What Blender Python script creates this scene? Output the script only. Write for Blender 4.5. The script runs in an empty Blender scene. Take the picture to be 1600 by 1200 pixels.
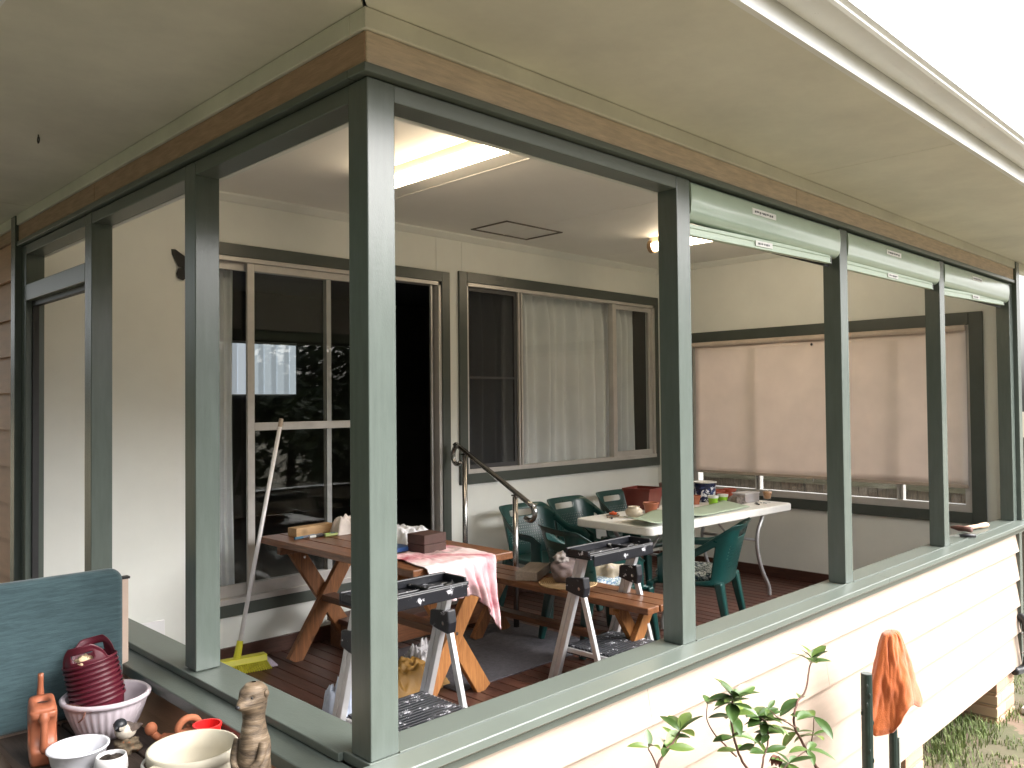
import bpy, bmesh, math, random
from mathutils import Vector, Matrix, Euler, noise
C = bpy.context.scene.collection
S = bpy.context.scene
rnd = random.Random(7)
R = math.radians

# ---------------------------------------------------------------- camera, world, sun, exposure
CAM = Vector((-1.2636, -1.8152, 0.9375))
def make_camera():
    yaw, pit, rol = 0.7916, 0.0218, -0.0098
    f = Vector((math.cos(pit)*math.cos(yaw), math.cos(pit)*math.sin(yaw), math.sin(pit)))
    r0 = Vector((math.sin(yaw), -math.cos(yaw), 0)); u0 = r0.cross(f)
    r = math.cos(rol)*r0 + math.sin(rol)*u0
    u = -math.sin(rol)*r0 + math.cos(rol)*u0
    cd = bpy.data.cameras.new('camera'); cd.sensor_width = 36; cd.lens = 1295.7/1600*36
    cd.clip_start = .05; cd.clip_end = 500
    o = bpy.data.objects.new('camera', cd); C.objects.link(o)
    m = Matrix(((r.x, u.x, -f.x), (r.y, u.y, -f.y), (r.z, u.z, -f.z))).to_4x4()
    m.translation = CAM
    o.matrix_world = m
    S.camera = o
make_camera()
SUN_EL, SUN_DIR = 40, Vector((0.55, -0.85, 0)).normalized()     # overcast glow from the front right
w = bpy.data.worlds.new('World'); S.world = w; w.use_nodes = True
nt = w.node_tree; bg = nt.nodes['Background']
sky = nt.nodes.new('ShaderNodeTexSky'); sky.sky_type = 'NISHITA'; sky.sun_disc = False
sky.sun_elevation = R(SUN_EL); sky.sun_rotation = math.atan2(SUN_DIR.x, SUN_DIR.y)
sky.air_density = 1.0; sky.dust_density = 6.0; sky.ozone_density = .6
hs = nt.nodes.new('ShaderNodeHueSaturation'); hs.inputs['Saturation'].default_value = .22
nt.links.new(sky.outputs[0], hs.inputs['Color']); nt.links.new(hs.outputs[0], bg.inputs[0])
bg.inputs[1].default_value = .15
sl = bpy.data.lights.new('sun', 'SUN'); sl.energy = 2.0; sl.angle = R(65); sl.color = (1, .98, .965)
so = bpy.data.objects.new('sun', sl); C.objects.link(so)
sd = SUN_DIR*math.cos(R(SUN_EL)) + Vector((0, 0, math.sin(R(SUN_EL))))
so.rotation_euler = sd.to_track_quat('Z', 'Y').to_euler()
S.view_settings.view_transform = 'Standard'; S.view_settings.look = 'None'
S.view_settings.exposure = 1.75; S.view_settings.gamma = 1
S.cycles.max_bounces = 10; S.cycles.diffuse_bounces = 6; S.cycles.transparent_max_bounces = 16
S.cycles.use_denoising = True
S.cycles.sample_clamp_indirect = 6

# ---------------------------------------------------------------- materials
MATS = {}
def nodes_of(name):
    m = bpy.data.materials.new(name); m.use_nodes = True
    return m, m.node_tree, m.node_tree.nodes['Principled BSDF']
def N(nt, t, **kw):
    n = nt.nodes.new(t)
    for k, v in kw.items():
        if hasattr(n, k): setattr(n, k, v)
        else: n.inputs[k].default_value = v
    return n
def rgb(c): return (c[0], c[1], c[2], 1)
def mat(name, col, rough=.5, var=.12, scale=6, bump=.0, bscale=60, metal=0, spec=.5, stretch=None, col2=None, spots=None, spot_scale=25, spot_cut=.62, coat=0):
    """paint-like surface: base colour broken up by two sizes of noise, optional spots and fine bump"""
    if name in MATS: return MATS[name]
    m, nt, p = nodes_of(name)
    tc = N(nt, 'ShaderNodeTexCoord'); src = tc.outputs['Object']
    if stretch:
        mp = N(nt, 'ShaderNodeMapping'); mp.inputs['Scale'].default_value = stretch
        nt.links.new(src, mp.inputs[0]); src = mp.outputs[0]
    n1 = N(nt, 'ShaderNodeTexNoise', Scale=scale, Detail=6, Roughness=.65); nt.links.new(src, n1.inputs['Vector'])
    mr = N(nt, 'ShaderNodeMapRange'); mr.inputs[1].default_value = .3; mr.inputs[2].default_value = .7
    nt.links.new(n1.outputs[0], mr.inputs[0])
    mx = N(nt, 'ShaderNodeMix', data_type='RGBA')
    c2 = col2 or tuple(max(0, c*(1-var*2)) for c in col)
    c1 = col if col2 else tuple(min(1, c*(1+var*.6)) for c in col)
    mx.inputs[6].default_value = rgb(c2); mx.inputs[7].default_value = rgb(c1)
    nt.links.new(mr.outputs[0], mx.inputs[0])
    out = mx.outputs[2]
    if spots:
        n3 = N(nt, 'ShaderNodeTexNoise', Scale=spot_scale, Detail=4, Roughness=.7); nt.links.new(tc.outputs['Object'], n3.inputs['Vector'])
        r3 = N(nt, 'ShaderNodeMapRange'); r3.inputs[1].default_value = spot_cut; r3.inputs[2].default_value = spot_cut+.05
        nt.links.new(n3.outputs[0], r3.inputs[0])
        m3 = N(nt, 'ShaderNodeMix', data_type='RGBA'); m3.inputs[7].default_value = rgb(spots)
        nt.links.new(out, m3.inputs[6]); nt.links.new(r3.outputs[0], m3.inputs[0]); out = m3.outputs[2]
    nt.links.new(out, p.inputs['Base Color'])
    rr = N(nt, 'ShaderNodeMapRange'); rr.inputs[3].default_value = max(.02, rough-.025); rr.inputs[4].default_value = min(1, rough+.03)
    nt.links.new(n1.outputs[0], rr.inputs[0]); nt.links.new(rr.outputs[0], p.inputs['Roughness'])
    p.inputs['Metallic'].default_value = metal
    p.inputs['Specular IOR Level'].default_value = spec
    p.inputs['Coat Weight'].default_value = coat
    if bump:
        n2 = N(nt, 'ShaderNodeTexNoise', Scale=bscale, Detail=4); nt.links.new(src, n2.inputs['Vector'])
        b = N(nt, 'ShaderNodeBump', Strength=bump, Distance=.004)
        nt.links.new(n2.outputs[0], b.inputs['Height']); nt.links.new(b.outputs[0], p.inputs['Normal'])
    MATS[name] = m
    return m
def wood(name, dark, light, axis='y', rough=.5, knots=True, bump=.25, ring=9):
    """timber: stretched grain along one axis, a few dark knots"""
    if name in MATS: return MATS[name]
    m, nt, p = nodes_of(name)
    tc = N(nt, 'ShaderNodeTexCoord'); mp = N(nt, 'ShaderNodeMapping')
    sc = {'x': (.5, 6, 6), 'y': (6, .5, 6), 'z': (6, 6, .5)}[axis]
    mp.inputs['Scale'].default_value = sc
    geo = N(nt, 'ShaderNodeNewGeometry')
    add = N(nt, 'ShaderNodeVectorMath', operation='ADD'); sc2 = N(nt, 'ShaderNodeVectorMath', operation='SCALE')
    cmb = N(nt, 'ShaderNodeCombineXYZ')
    for i in range(3): nt.links.new(geo.outputs['Random Per Island'], cmb.inputs[i])
    nt.links.new(cmb.outputs[0], sc2.inputs[0]); sc2.inputs['Scale'].default_value = 31
    nt.links.new(tc.outputs['Object'], add.inputs[0]); nt.links.new(sc2.outputs[0], add.inputs[1])
    nt.links.new(add.outputs[0], mp.inputs[0])
    n1 = N(nt, 'ShaderNodeTexNoise', Scale=ring, Detail=7, Roughness=.7, Distortion=1.2); nt.links.new(mp.outputs[0], n1.inputs['Vector'])
    cr = N(nt, 'ShaderNodeValToRGB')
    cr.color_ramp.elements[0].position = .34; cr.color_ramp.elements[0].color = rgb(dark)
    cr.color_ramp.elements[1].position = .66; cr.color_ramp.elements[1].color = rgb(light)
    nt.links.new(n1.outputs[0], cr.inputs[0])
    out = cr.outputs[0]
    # every board its own tone
    hv = N(nt, 'ShaderNodeHueSaturation'); mr = N(nt, 'ShaderNodeMapRange'); mr.inputs[3].default_value = .72; mr.inputs[4].default_value = 1.22
    nt.links.new(geo.outputs['Random Per Island'], mr.inputs[0]); nt.links.new(mr.outputs[0], hv.inputs['Value'])
    nt.links.new(out, hv.inputs['Color']); out = hv.outputs[0]
    if knots:
        v = N(nt, 'ShaderNodeTexVoronoi', Scale=2.3); nt.links.new(add.outputs[0], v.inputs['Vector'])
        r2 = N(nt, 'ShaderNodeMapRange'); r2.inputs[1].default_value = .03; r2.inputs[2].default_value = .09; r2.inputs[3].default_value = 1; r2.inputs[4].default_value = 0
        nt.links.new(v.outputs['Distance'], r2.inputs[0])
        m2 = N(nt, 'ShaderNodeMix', data_type='RGBA'); m2.inputs[7].default_value = rgb([c*.35 for c in dark])
        nt.links.new(out, m2.inputs[6]); nt.links.new(r2.outputs[0], m2.inputs[0]); out = m2.outputs[2]
    nt.links.new(out, p.inputs['Base Color']); p.inputs['Roughness'].default_value = rough
    b = N(nt, 'ShaderNodeBump', Strength=bump, Distance=.003); nt.links.new(n1.outputs[0], b.inputs['Height']); nt.links.new(b.outputs[0], p.inputs['Normal'])
    MATS[name] = m
    return m
def floral(name, c1, c2, c3, scale=30):
    """two-colour blotchy print on a pale ground"""
    if name in MATS: return MATS[name]
    m, nt, p = nodes_of(name)
    tc = N(nt, 'ShaderNodeTexCoord')
    n0 = N(nt, 'ShaderNodeTexNoise', Scale=scale*.7, Detail=2, Distortion=2.5); nt.links.new(tc.outputs['Object'], n0.inputs['Vector'])
    r0 = N(nt, 'ShaderNodeMapRange'); r0.inputs[1].default_value = .5; r0.inputs[2].default_value = .53
    nt.links.new(n0.outputs[0], r0.inputs[0])
    n1 = N(nt, 'ShaderNodeTexNoise', Scale=scale*1.3, Detail=1, Distortion=3); nt.links.new(tc.outputs['Object'], n1.inputs['Vector'])
    r1 = N(nt, 'ShaderNodeMapRange'); r1.inputs[1].default_value = .56; r1.inputs[2].default_value = .58
    nt.links.new(n1.outputs[0], r1.inputs[0])
    a = N(nt, 'ShaderNodeMix', data_type='RGBA'); a.inputs[6].default_value = rgb(c1); a.inputs[7].default_value = rgb(c2); nt.links.new(r0.outputs[0], a.inputs[0])
    b = N(nt, 'ShaderNodeMix', data_type='RGBA'); b.inputs[7].default_value = rgb(c3); nt.links.new(a.outputs[2], b.inputs[6]); nt.links.new(r1.outputs[0], b.inputs[0])
    nt.links.new(b.outputs[2], p.inputs['Base Color']); p.inputs['Roughness'].default_value = .8
    MATS[name] = m
    return m
def glass(name, tint=(.95, .965, .96), dark=0.0, rough=.0, refl=1.0):
    if name in MATS: return MATS[name]
    m = bpy.data.materials.new(name); m.use_nodes = True; nt = m.node_tree
    nt.nodes.remove(nt.nodes['Principled BSDF']); out = nt.nodes['Material Output']
    tr = N(nt, 'ShaderNodeBsdfTransparent'); tr.inputs[0].default_value = rgb([c*(1-dark) for c in tint])
    gl = N(nt, 'ShaderNodeBsdfGlossy'); gl.inputs['Roughness'].default_value = rough; gl.inputs[0].default_value = (refl, refl, refl, 1)
    fr = N(nt, 'ShaderNodeFresnel', IOR=1.5); mx = N(nt, 'ShaderNodeMixShader')
    ge = N(nt, 'ShaderNodeNewGeometry'); inv = N(nt, 'ShaderNodeMath', operation='SUBTRACT'); inv.inputs[0].default_value = 1; nt.links.new(ge.outputs['Backfacing'], inv.inputs[1])
    ml = N(nt, 'ShaderNodeMath', operation='MULTIPLY'); nt.links.new(fr.outputs[0], ml.inputs[0]); nt.links.new(inv.outputs[0], ml.inputs[1])
    nt.links.new(ml.outputs[0], mx.inputs[0]); nt.links.new(tr.outputs[0], mx.inputs[1]); nt.links.new(gl.outputs[0], mx.inputs[2])
    nt.links.new(mx.outputs[0], out.inputs[0])
    MATS[name] = m
    return m
def sheer(name, col, opacity=.6, transl=.4):
    """woven sheet: part see-through, part scattering light through"""
    if name in MATS: return MATS[name]
    m = bpy.data.materials.new(name); m.use_nodes = True; nt = m.node_tree
    nt.nodes.remove(nt.nodes['Principled BSDF']); out = nt.nodes['Material Output']
    tc = N(nt, 'ShaderNodeTexCoord'); nz = N(nt, 'ShaderNodeTexNoise', Scale=5, Detail=5); nt.links.new(tc.outputs['Object'], nz.inputs['Vector'])
    mr = N(nt, 'ShaderNodeMapRange'); mr.inputs[3].default_value = .88; mr.inputs[4].default_value = 1.08; nt.links.new(nz.outputs[0], mr.inputs[0])
    hv = N(nt, 'ShaderNodeHueSaturation'); hv.inputs['Color'].default_value = rgb(col); nt.links.new(mr.outputs[0], hv.inputs['Value'])
    d = N(nt, 'ShaderNodeBsdfDiffuse'); t = N(nt, 'ShaderNodeBsdfTranslucent'); tr = N(nt, 'ShaderNodeBsdfTransparent')
    nt.links.new(hv.outputs[0], d.inputs[0]); nt.links.new(hv.outputs[0], t.inputs[0])
    a = N(nt, 'ShaderNodeMixShader'); a.inputs[0].default_value = transl; nt.links.new(d.outputs[0], a.inputs[1]); nt.links.new(t.outputs[0], a.inputs[2])
    b = N(nt, 'ShaderNodeMixShader'); b.inputs[0].default_value = opacity; nt.links.new(tr.outputs[0], b.inputs[1]); nt.links.new(a.outputs[0], b.inputs[2])
    nt.links.new(b.outputs[0], out.inputs[0])
    MATS[name] = m
    return m
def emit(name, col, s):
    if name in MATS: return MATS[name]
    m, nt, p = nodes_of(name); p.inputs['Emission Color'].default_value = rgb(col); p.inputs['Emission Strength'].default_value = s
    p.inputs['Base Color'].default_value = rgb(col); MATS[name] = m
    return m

CASE = mat('shaded_sage_casing', (.065, .077, .068), .35, .07, 5, .1, 90)  # sage trim paint with the porch shade darkened into its colour
TRIM = mat('sage_gloss_paint', (.105, .127, .113), .22, .07, 5, .12, 90, stretch=(8, 8, 1), spots=(.09, .10, .085), spot_scale=16, spot_cut=.765)
TRIMX = mat('sage_gloss_paint_rail', (.118, .138, .121), .32, .05, 2.5, .0)
TRIMY = mat('sage_gloss_paint_side', (.107, .127, .111), .30, .09, 4, .12, 90, stretch=(3, 1, 3))
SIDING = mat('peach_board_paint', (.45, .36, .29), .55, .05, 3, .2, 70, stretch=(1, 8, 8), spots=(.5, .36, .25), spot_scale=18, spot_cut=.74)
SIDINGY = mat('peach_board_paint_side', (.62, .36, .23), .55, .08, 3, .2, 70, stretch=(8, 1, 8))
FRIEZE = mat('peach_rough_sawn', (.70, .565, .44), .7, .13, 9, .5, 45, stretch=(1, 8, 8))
SOFFIT = mat('olive_cream_sheet', (.74, .725, .63), .6, .08, 2.2, .05, 80, spots=(.22, .20, .15), spot_scale=38, spot_cut=.80)
WALL = mat('cream_wall_paint', (.76, .78, .745), .5, .035, 1.6, .04, 60, spots=(.42, .38, .30), spot_scale=34, spot_cut=.775)
CEIL = mat('white_ceiling_paint', (.85, .84, .80), .6, .03, 1.2, .03, 60)
WHITE = mat('white_gloss_metal', (.82, .83, .82), .3, .04, 4, spots=(.3, .28, .24), spot_scale=16, spot_cut=.7)
GUTTER = mat('grey_white_metal', (.6, .62, .62), .4, .05, 4)
GRIME = mat('mould_stain', (.30, .285, .26), .8, .3, 40)
ALU = mat('brushed_aluminium', (.60, .60, .61), .36, .06, 20, .05, 120, metal=.45)
ALUW = mat('anodised_window_frame', (.55, .53, .51), .4, .06, 8, metal=.35)
STEEL = mat('stainless_steel', (.50, .485, .475), .22, .05, 12, metal=1)
DARK = mat('black_rubber', (.02, .02, .022), .45, .1, 20)
BLACKP = mat('black_paint_splashed_plastic', (.013, .014, .019), .38, .15, 10, .1, 80, spots=(.62, .62, .66), spot_scale=17, spot_cut=.61)
BLACKR = mat('ribbed_paint_splashed_tread', (.016, .017, .023), .45, .15, 10, .1, 80, spots=(.5, .5, .54), spot_scale=21, spot_cut=.585)
DECK = wood('stained_deck_boards', (.055, .022, .015), (.12, .048, .032), 'y', .42, False, .35, 7)
DECKTRIM = wood('stained_skirting', (.05, .02, .014), (.1, .04, .026), 'x', .45, False)
PTOP = wood('oiled_table_top', (.11, .040, .017), (.29, .12, .050), 'y', .38)
PLEG = wood('orange_pine', (.26, .10, .03), (.50, .22, .07), 'z', .42)
PALEW = wood('raw_pine', (.50, .31, .15), (.66, .44, .24), 'x', .6, True, .15)
GREYW = wood('weathered_block', (.24, .19, .15), (.36, .29, .23), 'y', .7, False)
PALING = wood('weathered_paling', (.075, .058, .045), (.19, .15, .115), 'z', .85, True, .5)
PGREEN = mat('dark_green_plastic', (.006, .046, .042), .28, .1, 12)
TABLEW = mat('white_moulded_plastic', (.80, .79, .75), .38, .04, 6, .05, 120)
GREYM = mat('grey_painted_steel', (.45, .45, .45), .35, .05, 10, metal=.4)
BLIND = sheer('pinkish_shade_fabric', (.88, .79, .74), .985, .20)
CURT = sheer('pale_sheer_curtain', (.92, .93, .96), .97, .2)
SCREEN = sheer('insect_screen', (.022, .022, .026), .48, .0)
GLASS = glass('window_glass')
SHUT = mat('pale_green_steel', (.40, .50, .41), .22, .04, 4, coat=.3)
SHUT2 = mat('pale_green_rail', (.45, .55, .44), .35, .04, 4)
PAPER = mat('white_sticker', (.78, .78, .76), .6, .06, 30)
INK = mat('grey_ink', (.12, .12, .13), .6)
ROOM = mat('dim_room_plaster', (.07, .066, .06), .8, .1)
TERRA = mat('terracotta_plastic', (.37, .12, .06), .4, .1, 9)
TERRAC = mat('terracotta_clay', (.36, .115, .05), .75, .15, 14, .2, 90)

# ---------------------------------------------------------------- mesh builder
class MB:
    def __init__(s): s.v = []; s.f = []; s.mi = []; s.cur = 0
    def add(s, vs, fs):
        o = len(s.v); s.v += [tuple(v) for v in vs]
        for f in fs: s.f.append([i+o for i in f]); s.mi.append(s.cur)
        return s
    def box(s, lo, hi, m=None):
        x0, y0, z0 = lo; x1, y1, z1 = hi
        vs = [(x0, y0, z0), (x1, y0, z0), (x1, y1, z0), (x0, y1, z0), (x0, y0, z1), (x1, y0, z1), (x1, y1, z1), (x0, y1, z1)]
        if m is not None: vs = [tuple(m @ Vector(v)) for v in vs]
        return s.add(vs, [(0, 3, 2, 1), (4, 5, 6, 7), (0, 1, 5, 4), (1, 2, 6, 5), (2, 3, 7, 6), (3, 0, 4, 7)])
    def beam(s, p, q, a, b, side=(0, 0, 1), a2=None, b2=None):
        """bar from p to q; a = width along side axis, b = width across"""
        p, q = Vector(p), Vector(q); d = (q-p).normalized()
        u = Vector(side); u = (u - d*u.dot(d)).normalized(); w_ = d.cross(u)
        a2 = a if a2 is None else a2; b2 = b if b2 is None else b2
        vs = [c + u*(i*A/2) + w_*(j*B/2) for c, A, B in ((p, a, b), (q, a2, b2)) for i, j in ((-1, -1), (1, -1), (1, 1), (-1, 1))]
        return s.add(vs, [(0, 3, 2, 1), (4, 5, 6, 7), (0, 1, 5, 4), (1, 2, 6, 5), (2, 3, 7, 6), (3, 0, 4, 7)])
    def prism(s, pts, axis, a, b):
        """2-D outline extruded along an axis ('x': pts are (y,z); 'y': (x,z); 'z': (x,y))"""
        def P(p, t):
            return {'x': (t, p[0], p[1]), 'y': (p[0], t, p[1]), 'z': (p[0], p[1], t)}[axis]
        n = len(pts)
        vs = [P(p, a) for p in pts] + [P(p, b) for p in pts]
        fs = [tuple(range(n)), tuple(range(2*n-1, n-1, -1))] + [(i, i+n, (i+1) % n+n, (i+1) % n) for i in range(n)]
        return s.add(vs, fs)
    def tube(s, path, r, n=10, caps=True, closed=False):
        path = [Vector(p) for p in path]; k = len(path)
        rs = r if isinstance(r, (list, tuple)) else [r]*k
        vs = []; up = None
        for i, p in enumerate(path):
            if closed: d = path[(i+1) % k]-path[i-1]
            else: d = path[min(i+1, k-1)]-path[max(i-1, 0)]
            d.normalize()
            if up is None:
                up = Vector((0, 0, 1)) if abs(d.z) < .9 else Vector((1, 0, 0))
            up = (up - d*up.dot(d)).normalized(); w_ = d.cross(up)
            for j in range(n):
                t = 2*math.pi*j/n
                vs.append(p + up*(math.cos(t)*rs[i]) + w_*(math.sin(t)*rs[i]))
        fs = []
        for i in range(k if closed else k-1):
            for j in range(n):
                a, b = i*n, ((i+1) % k)*n
                fs.append((a+j, a+(j+1) % n, b+(j+1) % n, b+j))
        if caps and not closed: fs += [tuple(range(n-1, -1, -1)), tuple(range((k-1)*n, k*n))]
        return s.add(vs, fs)
    def lathe(s, prof, n=32, c=(0, 0, 0), fr=None, sx=1, sy=1):
        """prof: (r, z) list; fr(theta, i) scales radius"""
        vs = []
        for i, (r, z) in enumerate(prof):
            for j in range(n):
                t = 2*math.pi*j/n; q = r*(fr(t, i) if fr else 1)
                vs.append((c[0]+q*math.cos(t)*sx, c[1]+q*math.sin(t)*sy, c[2]+z))
        fs = []
        for i in range(len(prof)-1):
            for j in range(n):
                a, b = i*n, (i+1)*n
                fs.append((a+j, a+(j+1) % n, b+(j+1) % n, b+j))
        if prof[0][0] > 1e-6: fs.append(tuple(range(n-1, -1, -1)))
        if prof[-1][0] > 1e-6: fs.append(tuple(range((len(prof)-1)*n, len(prof)*n)))
        return s.add(vs, fs)
    def ball(s, c, r, n=14, m=10, wob=0, seed=0):
        rx, ry, rz = r if isinstance(r, (tuple, list)) else (r, r, r)
        vs = []; fs = []
        for i in range(m+1):
            for j in range(n):
                a, b = math.pi*i/m, 2*math.pi*j/n
                d = Vector((math.sin(a)*math.cos(b), math.sin(a)*math.sin(b), math.cos(a)))
                k = 1 + (wob*noise.noise(d*2.2+Vector((seed, 0, 0))) if wob else 0)
                vs.append((c[0]+d.x*rx*k, c[1]+d.y*ry*k, c[2]+d.z*rz*k))
        for i in range(m):
            for j in range(n): fs.append((i*n+j, (i+1)*n+j, (i+1)*n+(j+1) % n, i*n+(j+1) % n))
        return s.add(vs, fs)
    def grid(s, nu, nv, fn, skip=None, mi=None, closed_u=False):
        vs = [fn(i/nu, j/nv) for j in range(nv+1) for i in range(nu+1)]
        o = len(s.v); s.v += [tuple(v) for v in vs]
        for j in range(nv):
            for i in range(nu):
                u, v = (i+.5)/nu, (j+.5)/nv
                if skip and skip(u, v): continue
                a = j*(nu+1)+i
                s.f.append([o+a, o+a+1, o+a+nu+2, o+a+nu+1]); s.mi.append(mi(u, v) if mi else s.cur)
        return s
    def build(s, name, m, parent=None, loc=None, rot=None, bevel=0, smooth=False, solid=0, sub=0, seg=2, weld=False):
        me = bpy.data.meshes.new(name); me.from_pydata(s.v, [], s.f); me.validate()
        ms = m if isinstance(m, (list, tuple)) else [m]
        for x in ms: me.materials.append(x)
        if len(ms) > 1:
            for p, i in zip(me.polygons, s.mi): p.material_index = i
        bm = bmesh.new(); bm.from_mesh(me)
        if weld: bmesh.ops.remove_doubles(bm, verts=bm.verts, dist=1e-5)
        bmesh.ops.recalc_face_normals(bm, faces=bm.faces)
        bm.to_mesh(me); bm.free()
        if smooth:
            for p in me.polygons: p.use_smooth = True
        o = bpy.data.objects.new(name, me); C.objects.link(o)
        if parent: o.parent = parent
        if loc is not None: o.location = loc
        if rot is not None: o.rotation_euler = rot
        if solid: md = o.modifiers.new('solid', 'SOLIDIFY'); md.thickness = solid; md.offset = 0
        if bevel: md = o.modifiers.new('bevel', 'BEVEL'); md.width = bevel; md.segments = seg; md.limit_method = 'ANGLE'; md.angle_limit = R(40)
        if sub: md = o.modifiers.new('sub', 'SUBSURF'); md.levels = sub; md.render_levels = sub
        return o
def tag(o, label, cat, group=None, kind=None):
    if label: o['label'] = label
    if cat: o['category'] = cat
    if group: o['group'] = group
    if kind: o['kind'] = kind
    return o
def thing(name, label, cat, loc=(0, 0, 0), rot=(0, 0, 0), group=None):
    o = bpy.data.objects.new(name, None); C.objects.link(o); o.empty_display_size = .1
    o.location = loc; o.rotation_euler = rot
    return tag(o, label, cat, group)
def copy_tree(o, parent=None):
    kids = list(o.children); c = o.copy(); C.objects.link(c)
    if parent: c.parent = parent
    for k in kids: copy_tree(k, c)
    return c
def box1(lo, hi): return MB().box(lo, hi)
def rotz(a): return Matrix.Rotation(a, 4, 'Z')
def arc(c, r, a0, a1, n, plane='yz'):
    out = []
    for i in range(n+1):
        t = R(a0+(a1-a0)*i/n); a, b = r*math.cos(t), r*math.sin(t)
        out.append(Vector((c[0]+(a if plane != 'yz' else 0), c[1]+(a if plane == 'yz' else (b if plane == 'xy' else 0)), c[2]+(0 if plane == 'xy' else b))))
    return out

# ---------------------------------------------------------------- setting
FL = -.72      # deck level
CZ = 2.31      # ceiling level
YB = 3.30      # back wall plane
XE = 5.93      # end wall plane
GZ = -1.40     # lawn level
ZT = 1.806     # top of the posts
SZ = 1.98      # soffit level
KB = (YB-CAM.y)/(3.24-CAM.y)
def bx(x): return CAM.x+(x-CAM.x)*KB      # measured at y=3.24, moved to the real wall plane
def bz(z): return CAM.z+(z-CAM.z)*KB
def bpt(x, z, y=YB): return (bx(x), y, bz(z))

gm = mat('lawn_soil', (.075, .095, .04), .95, .3, 1.6, .6, 30, col2=(.16, .12, .085), spots=(.19, .14, .10), spot_scale=3.2, spot_cut=.53)
g = MB()
def gfn(u, v):
    x = -150+300*u; y = -150+300*v
    return (x, y, GZ)
g.grid(60, 60, gfn)
tag(g.build('ground', gm), 'lawn with bare soil patches running under the raised porch', 'lawn', kind='structure')
p = MB().box((5.72, -.9, GZ+.004), (7.2, -.05, GZ+.05)); tag(p.build('path', mat('concrete', (.5, .49, .46), .9, .1, 5, .3), bevel=.006), 'strip of pale concrete at the far corner of the porch', 'path', kind='structure')
p = MB().box((-3.2, -.15, GZ+.004), (-.06, 6.5, FL)); tag(p.build('landing', mat('dark_concrete', (.07, .065, .06), .9, .15, 5, .3)), 'dark entry landing beside the porch', 'landing', kind='structure')

# deck of separate boards
d = MB(); x = .10; bw = .098
while x < XE-.02:
    x1 = min(x+bw-.007, XE); d.box((x, .10, FL-.028), (x1, YB, FL)); x += bw
tag(d.build('deck', DECK, bevel=.003), 'dark red stained timber deck boards of the porch floor', 'deck', kind='structure')

# grass blades on the visible strip of lawn
gb = MB()
for i in range(15000):
    x = rnd.uniform(3.2, 7.6); y = rnd.uniform(-1.3, .9)
    nz = noise.noise(Vector((x*1.7, y*1.7, 3.1))) + .5*noise.noise(Vector((x*5, y*5, 1)))
    near = (4.2 < x < 5.7 and -.05 < y < .5)
    if nz < .02 and not (near and rnd.random() < .75): continue
    h = rnd.uniform(.02, .05)*(1.7 if near else 1); a = rnd.uniform(0, 6.28); wd = rnd.uniform(.002, .0045)
    dx, dy = math.cos(a), math.sin(a); b = rnd.uniform(.2, .9)*h
    ox, oy = -dy*wd, dx*wd
    p0 = Vector((x, y, GZ)); p1 = p0+Vector((dx*b*.35, dy*b*.35, h*.65)); p2 = p0+Vector((dx*b, dy*b, h*.9))
    o = Vector((ox, oy, 0))
    gb.add([p0-o, p0+o, p1+o*.8, p1-o*.8, p2], [(0, 1, 2, 3), (3, 2, 4)])
def leafmat(name, a, b, rough=.5):
    m, nt, p = nodes_of(name)
    geo = N(nt, 'ShaderNodeNewGeometry'); cr = N(nt, 'ShaderNodeValToRGB')
    cr.color_ramp.elements[0].color = rgb(a); cr.color_ramp.elements[1].color = rgb(b)
    nt.links.new(geo.outputs['Random Per Island'], cr.inputs[0]); nt.links.new(cr.outputs[0], p.inputs['Base Color'])
    p.inputs['Roughness'].default_value = rough
    return m
GRASS = leafmat('grass_blades', (.08, .135, .028), (.24, .28, .10), .7)
tag(gb.build('grass', GRASS), 'tufts of short dry and green grass along the house', 'grass', kind='stuff')

# ---------------------------------------------------------------- the house
H = thing('house', 'weatherboard house with open corner porch in sage green trim', 'house')
def hp(name, mb, m, **k): return mb.build(name, m, H, **k)

# posts
W = .09
def post(x, y):
    return hp('post', MB().box((x, y, .001), (x+W, y+W, ZT)), TRIM, bevel=.003)
for x in (0, 1.4335, 2.8825, 4.332, 5.843): post(x, 0)
for y in (1.0566, 2.1347, 3.1609): post(0, y)
# head beams, cover strips, frieze
zb_ = 1.757
hp('head_beam', MB().box((W, .002, zb_), (1.4335, .088, ZT)), TRIMX, bevel=.003)
hp('head_beam', MB().box((1.5237, .047, zb_), (XE, .088, ZT)), TRIMX, bevel=.003)
hp('head_beam', MB().box((.002, W, zb_), (.088, YB, ZT)), TRIMY, bevel=.003)
hp('cover_strip', MB().box((-.022, -.022, ZT+.004), (XE+.02, .06, ZT+.028)), TRIMX, bevel=.003)
hp('cover_strip', MB().box((-.022, .06, ZT+.004), (.06, YB+.02, ZT+.028)), TRIMY, bevel=.003)
hp('frieze_board', MB().box((-.008, -.012, ZT+.028), (2.40, .05, 1.922)).box((2.403, -.012, ZT+.028), (XE, .05, 1.922)), FRIEZE, bevel=.002)
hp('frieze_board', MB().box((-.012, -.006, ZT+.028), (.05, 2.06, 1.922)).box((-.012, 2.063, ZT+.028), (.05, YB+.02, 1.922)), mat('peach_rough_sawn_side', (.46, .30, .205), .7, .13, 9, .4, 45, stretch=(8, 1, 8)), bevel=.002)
hp('soffit_mould', MB().box((-.02, -.022, 1.924), (6.75, .05, SZ)), SOFFIT, bevel=.003)
hp('soffit_mould', MB().box((-.022, .05, 1.924), (.05, 9, SZ)), SOFFIT, bevel=.003)
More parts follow.
